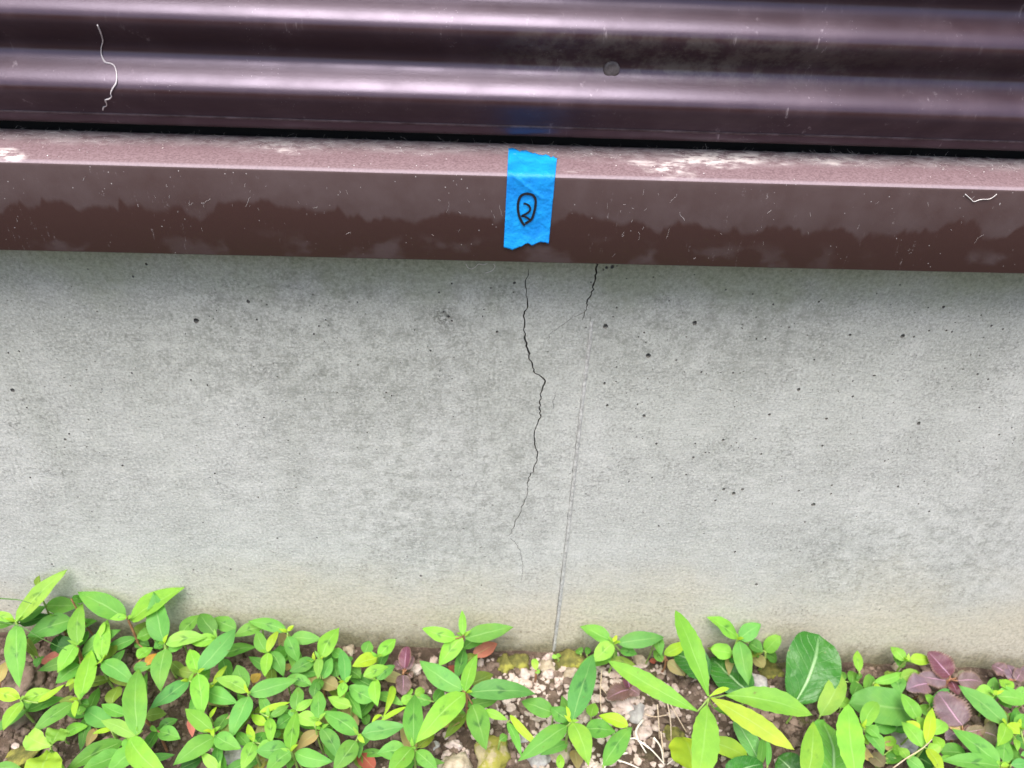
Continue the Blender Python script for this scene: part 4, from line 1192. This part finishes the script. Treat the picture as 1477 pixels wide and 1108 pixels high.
plant('sprout', 'tiny pale sprout with a pink stalk left of the joint', 'X', (773, 966), 20, [(773, 966, 771, 950, 10, 'e'), (774, 966, 777, 972, 7, 'e')], stem='r', cat='sprout', typ='round')
plant('sprout', 'tiny green sprout at the foot of the concrete joint', 'X', (803, 948), 8, [(803, 948, 796, 947, 6, 'y'), (803, 948, 808, 944, 6, 'y'), (838, 943, 833, 936, 12, 'd', {'h': 4}), (846, 944, 849, 934, 9, 'd', {'h': 4})], cat='sprout', typ='round')
plant('narrow_leaved_weed', 'tall weed with long narrow lime leaves right of the gravel patch', 'X', (1022, 1007), 86, [
    (1022, 1004, 974, 880, 31, 'y', {'h': 2, 'dh': 22, 'f': 0.3}), (1006, 1026, 877, 953, 30, 'y', {'h': -6, 'dh': 2}), (1026, 1007, 1146, 1082, 32, 'W', {'h': 2, 'dh': 4}), (1045, 1003, 1172, 1032, 38, 'y', {'h': -6}),
    (1020, 1018, 1004, 1140, 45, 'y', {'h': 2, 'dh': 10}), (1024, 1004, 1052, 993, 9, 'Y', {'h': 4}), (1030, 1022, 1070, 1030, 18, 'd', {'h': -16})], typ='blade', mat=LEAFP)
plant(KW, 'knotweed sprig against the wall right of the narrow leaved weed', 'K', (1060, 455), 48, [
    (1060, 435, 735, 222, 145, 'y'), (1080, 455, 1312, 295, 185, 'g'), (1085, 480, 1180, 950, 195, 'g', {'dh': -10}), (1005, 605, 775, 560, 165, 'y', {'t': 'ovate', 'h': -12}), (1185, 500, 1335, 600, 125, 'd', {'h': -10})])
plant('seedling', 'round leaved seedling at the wall left of the glossy leaf', 'M', (30, 440), 24, [(30, 445, 190, 275, 160, 'y'), (40, 470, 150, 540, 110, 'd', {'h': -8}), (-110, 400, -30, 480, 110, 'd', {'h': -4})], typ='ovate', cat='seedling')
plant('knotweed_leaf_sprout', 'peach coloured leaf behind the wall side sprig', 'K', (1215, 640), 18, [(1215, 620, 1340, 765, 130, 'q', {'t': 'ovate'})], stem='r')
plant('knotweed_leaf_sprout', 'yellow leaf with an orange one below it left of the long lime leaf', 'K', (290, 640), 26, [(280, 620, 515, 485, 125, 'Y'), (320, 690, 515, 855, 135, 'q', {'h': -6}), (260, 700, 170, 570, 90, 'g', {'h': 2}), (190, 690, 120, 690, 60, 'R', {'h': -14})], stem='r')
plant('broad_leaved_weed', 'dark broad leaves in shade behind the narrow leaved weed', 'K', (1150, 1050), 20, [
    (760, 870, 390, 610, 300, 'D', {'t': 'ovate'}), (1200, 1060, 780, 660, 340, 'D', {'t': 'ovate'})], typ='spoon', mat=LEAFC)
plant('broad_leaved_weed', 'broad weed with a big glossy crinkled leaf standing at the wall', 'M', (340, 1010), 30, [
    (335, 1000, 600, 262, 600, 'G', {'dh': 30, 'ruf': 0.07, 't': 'broad', 'a': 0.08, 'f': 0.12, 'r': 0.1}), (615, 1120, 835, 680, 240, 'e', {'h': 2, 'dh': 14, 'm': LEAFP, 't': 'ovate'})], typ='spoon', mat=LEAFC)
plant('broad_leaved_weed', 'crinkled dark leaf at the bottom edge between two lime leaves', 'X', (1195, 1135), 24, [
    (1198, 1140, 1188, 1040, 66, 'd', {'ruf': 0.14}), (1150, 1120, 1122, 1092, 40, 'D', {'h': -8, 'ruf': 0.1})], typ='ovate', mat=LEAFC)
plant('upright_weed', 'spotted lime leaf rising from the bottom edge right of the yellow leaf', 'X', (1164, 1125), 46, [(1164, 1125, 1173, 1039, 34, 'y', {'dh': 6, 'm': LEAF})])
plant('upright_weed', 'large finely toothed leaf rising from the bottom edge at right', 'X', (1236, 1130), 60, [(1236, 1132, 1223, 1016, 44, 'y', {'dh': 10})], typ='blade', mat=LEAFP)
plant('broad_leaved_weed', 'broad wavy pale green leaf lying right of the toothed leaf', 'X', (1312, 1024), 26, [
    (1314, 1024, 1224, 1014, 52, 'b', {'ruf': 0.12, 'm': LEAFP}), (1262, 1050, 1290, 1040, 30, 'd', {'h': -6, 'm': LEAFP}), (1300, 1030, 1290, 1056, 40, 'D', {'h': -6})], typ='ovate', mat=LEAFC)
plant(KW, 'small lime sprig growing over the broad wavy leaf', 'N', (1060, 670), 44, [(1065, 660, 1222, 405, 180, 'y', {'t': 'ovate'}), (1090, 700, 1020, 620, 60, 'Y'), (1110, 665, 1245, 790, 115, 'g', {'h': -4}), (1100, 730, 1288, 980, 140, 'b', {'h': -6}), (1060, 760, 1130, 860, 90, 'e', {'h': -12})])
plant('seedling', 'cluster of round seedling leaves right of the big glossy leaf', 'N', (1010, 190), 16, [
    (950, 205, 955, 70, 120, 'd'), (1090, 290, 1170, 130, 165, 'g'), (960, 350, 1030, 210, 150, 'd'), (850, 180, 840, 80, 80, 'd', {'h': -4}), (830, 460, 900, 360, 110, 'y', {'h': -4})], typ='round', cat='seedling')
plant(KW, 'tiny upright lime leaf at the wall right of the big glossy leaf', 'M', (1030, 655), 26, [(1025, 650, 1010, 430, 100, 'y'), (1040, 670, 1000, 740, 60, 'd', {'h': -6})])
plant(KW, 'yellow two leaved sprout at the wall left of the purple leaves', 'O', (225, 395), 34, [(210, 390, 55, 245, 115, 'y'), (265, 385, 495, 388, 125, 'Y'), (220, 400, 235, 350, 60, 'y')])
plant(KW, 'folded lime seedling below the yellow two leaved sprout', 'O', (110, 560), 30, [(-120, 620, 205, 510, 105, 'y'), (160, 580, 342, 500, 140, 'e'), (110, 560, 170, 745, 165, 'g'), (-60, 660, -110, 700, 90, 'Y', {'t': 'round'}), (60, 620, 20, 500, 100, 'o', {'h': -10}), (90, 720, 0, 640, 110, 'o', {'h': -14})])
plant('lime_weed', 'lime weed with a fork of narrow leaves near the lower right', 'P', (410, 880), 48, [
    (350, 600, 165, 310, 150, 'y', {'h': -4}), (440, 840, 500, 465, 130, 'Y', {'h': 5}), (400, 885, 172, 612, 155, 'y'), (480, 740, 628, 615, 175, 'e', {'t': 'ovate'}), (400, 700, 370, 560, 120, 'e', {'t': 'ovate', 'h': -2}), (370, 700, 225, 610, 110, 'Y', {'h': 2}),
    (450, 900, 610, 1180, 120, 'Y', {'h': 2}), (240, 1010, 135, 885, 95, 'y', {'h': -4}), (230, 1000, 430, 1160, 130, 'g', {'h': -6}), (300, 990, 520, 1100, 260, 'D', {'h': -22, 't': 'ovate'}), (560, 960, 470, 840, 130, 'e', {'h': -8}), (600, 900, 500, 760, 110, 'y', {'h': -12})])
plant('seedling', 'round green seedling leaves left of the big purple leaf', 'P', (480, 460), 26, [
    (470, 560, 400, 430, 135, 'g', {'h': -6}), (520, 560, 600, 450, 120, 'd', {'h': -6}), (480, 440, 675, 265, 120, 'b', {'t': 'ovate'}), (470, 420, 450, 310, 80, 'y')], typ='round', cat='seedling')
plant('purple_perilla', 'purple leaved plant touching the wall at right', 'O', (690, 585), 34, [
    (690, 555, 455, 298, 235, 'm', {'dh': 10}), (650, 605, 345, 555, 175, 'p', {'h': -4}), (450, 640, 225, 700, 240, 'p', {'h': -4, 't': 'serrate'}), (770, 605, 1035, 620, 180, 'p'), (700, 610, 770, 760, 130, 'm', {'h': -10}), (780, 570, 855, 505, 80, 't', {'h': -3}), (640, 620, 520, 680, 110, 'k', {'h': -10}), (420, 760, 370, 830, 110, 't', {'h': -14})], stem='r', typ='serrate', mat=LEAFV, ruf=0.10)
plant('purple_perilla', 'purple plant with one large dusky leaf near the lower right', 'P', (830, 705), 36, [
    (820, 655, 560, 298, 330, 'p', {'dh': 4}), (880, 745, 1015, 880, 190, 'm', {'h': -2}), (860, 725, 1070, 690, 120, 't'), (1030, 720, 1215, 790, 240, 't', {'h': -8}), (810, 695, 630, 612, 105, 'q', {'h': -3}), (800, 720, 638, 805, 155, 'p', {'h': -6}), (840, 720, 900, 650, 60, 'k')], stem='r', typ='serrate', mat=LEAFV, ruf=0.10)
plant('purple_perilla', 'clump of small frilly purple leaves at the wall by the right edge', 'O', (1330, 590), 22, [
    (1290, 530, 1135, 440, 140, 'p'), (1370, 605, 1300, 435, 160, 'p'), (1390, 600, 1450, 480, 150, 'p'), (1450, 560, 1520, 450, 120, 'p'), (1320, 560, 1220, 500, 110, 'm', {'h': -4})], stem='r', typ='serrate', mat=LEAFV, ruf=0.10)
plant(KW, 'knotweed with a long diagonal leaf between the purple plants at right', 'P', (1295, 650), 48, [
    (1290, 645, 772, 225, 200, 'b'), (1290, 640, 1190, 880, 175, 'y', {'h': 3}), (1300, 640, 1438, 745, 120, 'Y', {'h': 4}), (1255, 1040, 1285, 800, 195, 'g', {'h': -6}), (1390, 800, 1410, 930, 70, 'y', {'h': -16})])
plant(KW, 'knotweed with two long leaves pointing left in the lower right corner', 'P', (1220, 1075), 46, [
    (1220, 1075, 715, 688, 195, 'g'), (1212, 1085, 580, 1030, 178, 'g', {'h': 4}), (1220, 1065, 1010, 928, 145, 'y', {'h': -4}), (1235, 1082, 1325, 1075, 50, 'Y', {'h': 4}), (860, 960, 585, 935, 180, 'd', {'h': -14, 't': 'ovate'}), (590, 1010, 710, 985, 60, 'y', {'h': -4})])
plant(KW, 'knotweed at the right edge below the frilly purple clump', 'P', (1165, 325), 36, [
    (1180, 340, 1520, 400, 185, 'g'), (1155, 340, 950, 290, 155, 'y'), (1150, 320, 1195, 280, 50, 'Y', {'h': 3}), (1345, 285, 1205, 165, 115, 'y'), (1240, 360, 1340, 470, 120, 'd', {'h': -14}), (1520, 320, 1380, 280, 110, 'g', {'h': -6})])
plant(KW, 'knotweed leaf group cut by the right picture edge near the bottom', 'P', (1440, 690), 36, [(1400, 690, 1490, 530, 140, 'g'), (1400, 680, 1445, 580, 50, 'Y', {'h': 3}), (1290, 620, 1420, 550, 140, 'd', {'h': -14, 't': 'ovate'}), (1500, 640, 1420, 700, 110, 'd', {'h': -6}), (1340, 1070, 1520, 1050, 120, 'b', {'h': -4}), (1520, 960, 1440, 970, 70, 'b', {'h': -4})])

plant('broad_leaved_weed', 'yellow green broad leaves at the bottom behind the narrow leaved weed', 'L', (620, 1080), 26, [
    (760, 830, 1175, 1010, 200, 'Y'), (600, 1150, 480, 780, 420, 'Y', {'t': 'ovate', 'ruf': 0.1}), (930, 1180, 1330, 1060, 260, 'D', {'h': 4, 'm': LEAFC}), (1320, 1080, 1030, 590, 180, 'b', {'h': -6, 'm': LEAFC}), (1290, 1100, 1330, 780, 90, 'd', {'h': 4}), (1380, 1080, 1375, 800, 60, 'g', {'h': 4})], typ='ovate', mat=LEAFP)
plant('withered_perilla', 'withered dull purple leaf lying on the gravel', 'J', (1250, 250), 10, [
    (1240, 270, 1000, 370, 200, 'k', {'h': 0, 'dh': 2}), (1250, 260, 1350, 330, 150, 'p', {'h': 2, 'dh': 2}), (1240, 250, 1190, 110, 130, 'm', {'h': 2, 'dh': 6})], stem='r', typ='serrate', mat=LEAFV, ruf=0.10)
plant('broad_leaved_weed', 'shaded leaves filling the gap in the lower right between toothed leaf and grey stone', 'N', (1250, 1000), 14, [
    (1270, 840, 1420, 800, 110, 'y'), (1300, 900, 1420, 860, 110, 'q'), (1330, 1060, 1480, 960, 150, 'd'), (1150, 960, 1290, 1090, 160, 't'), (1420, 1000, 1320, 980, 80, 'd'), (1380, 900, 1480, 950, 100, 'y')], typ='ovate', mat=LEAFP)
# thin grass blades crossing the leaves at far left, and a straw over the lime weed
def grass(label, paths, mat, rad):
    pts = [[place(x, y, h * 0.001) for x, y, h in p] for p in paths]
    gx_, gy_ = pts[0][0].x, min(pts[0][0].y, -0.01)
    o0 = Vector((gx_, gy_, ground_z(gx_, gy_)))
    root = empty('thin_grass', o0)
    tag(root, label, 'grass', 'thin stalks over the weeds')
    for p in pts:
        path = smooth_path(p, 6)
        v, f = [], []
        tube(v, f, [q - o0 for q in path], [rad * (1.0 - 0.7 * i / len(path)) for i in range(len(path))], 5)
        mesh_obj('blade', v, f, mat, root)
grass('thin dark green grass blades arching in from the left edge', [[(-20, 893, 66), (10, 899, 74), (32, 905, 74), (60, 921, 66), (96, 938, 52)], [(-20, 862, 70), (10, 864, 80), (30, 866, 82), (46, 871, 80)]], simple('grass_green', rgb(0.07, 0.16, 0.03), 0.5), 0.0007)
grass('thin tan straw crossing the lime weed near the lower right', [[(1288, 1108, 40), (1310, 1092, 52), (1330, 1080, 60), (1345, 1066, 62)]], STRAW, 0.0006)
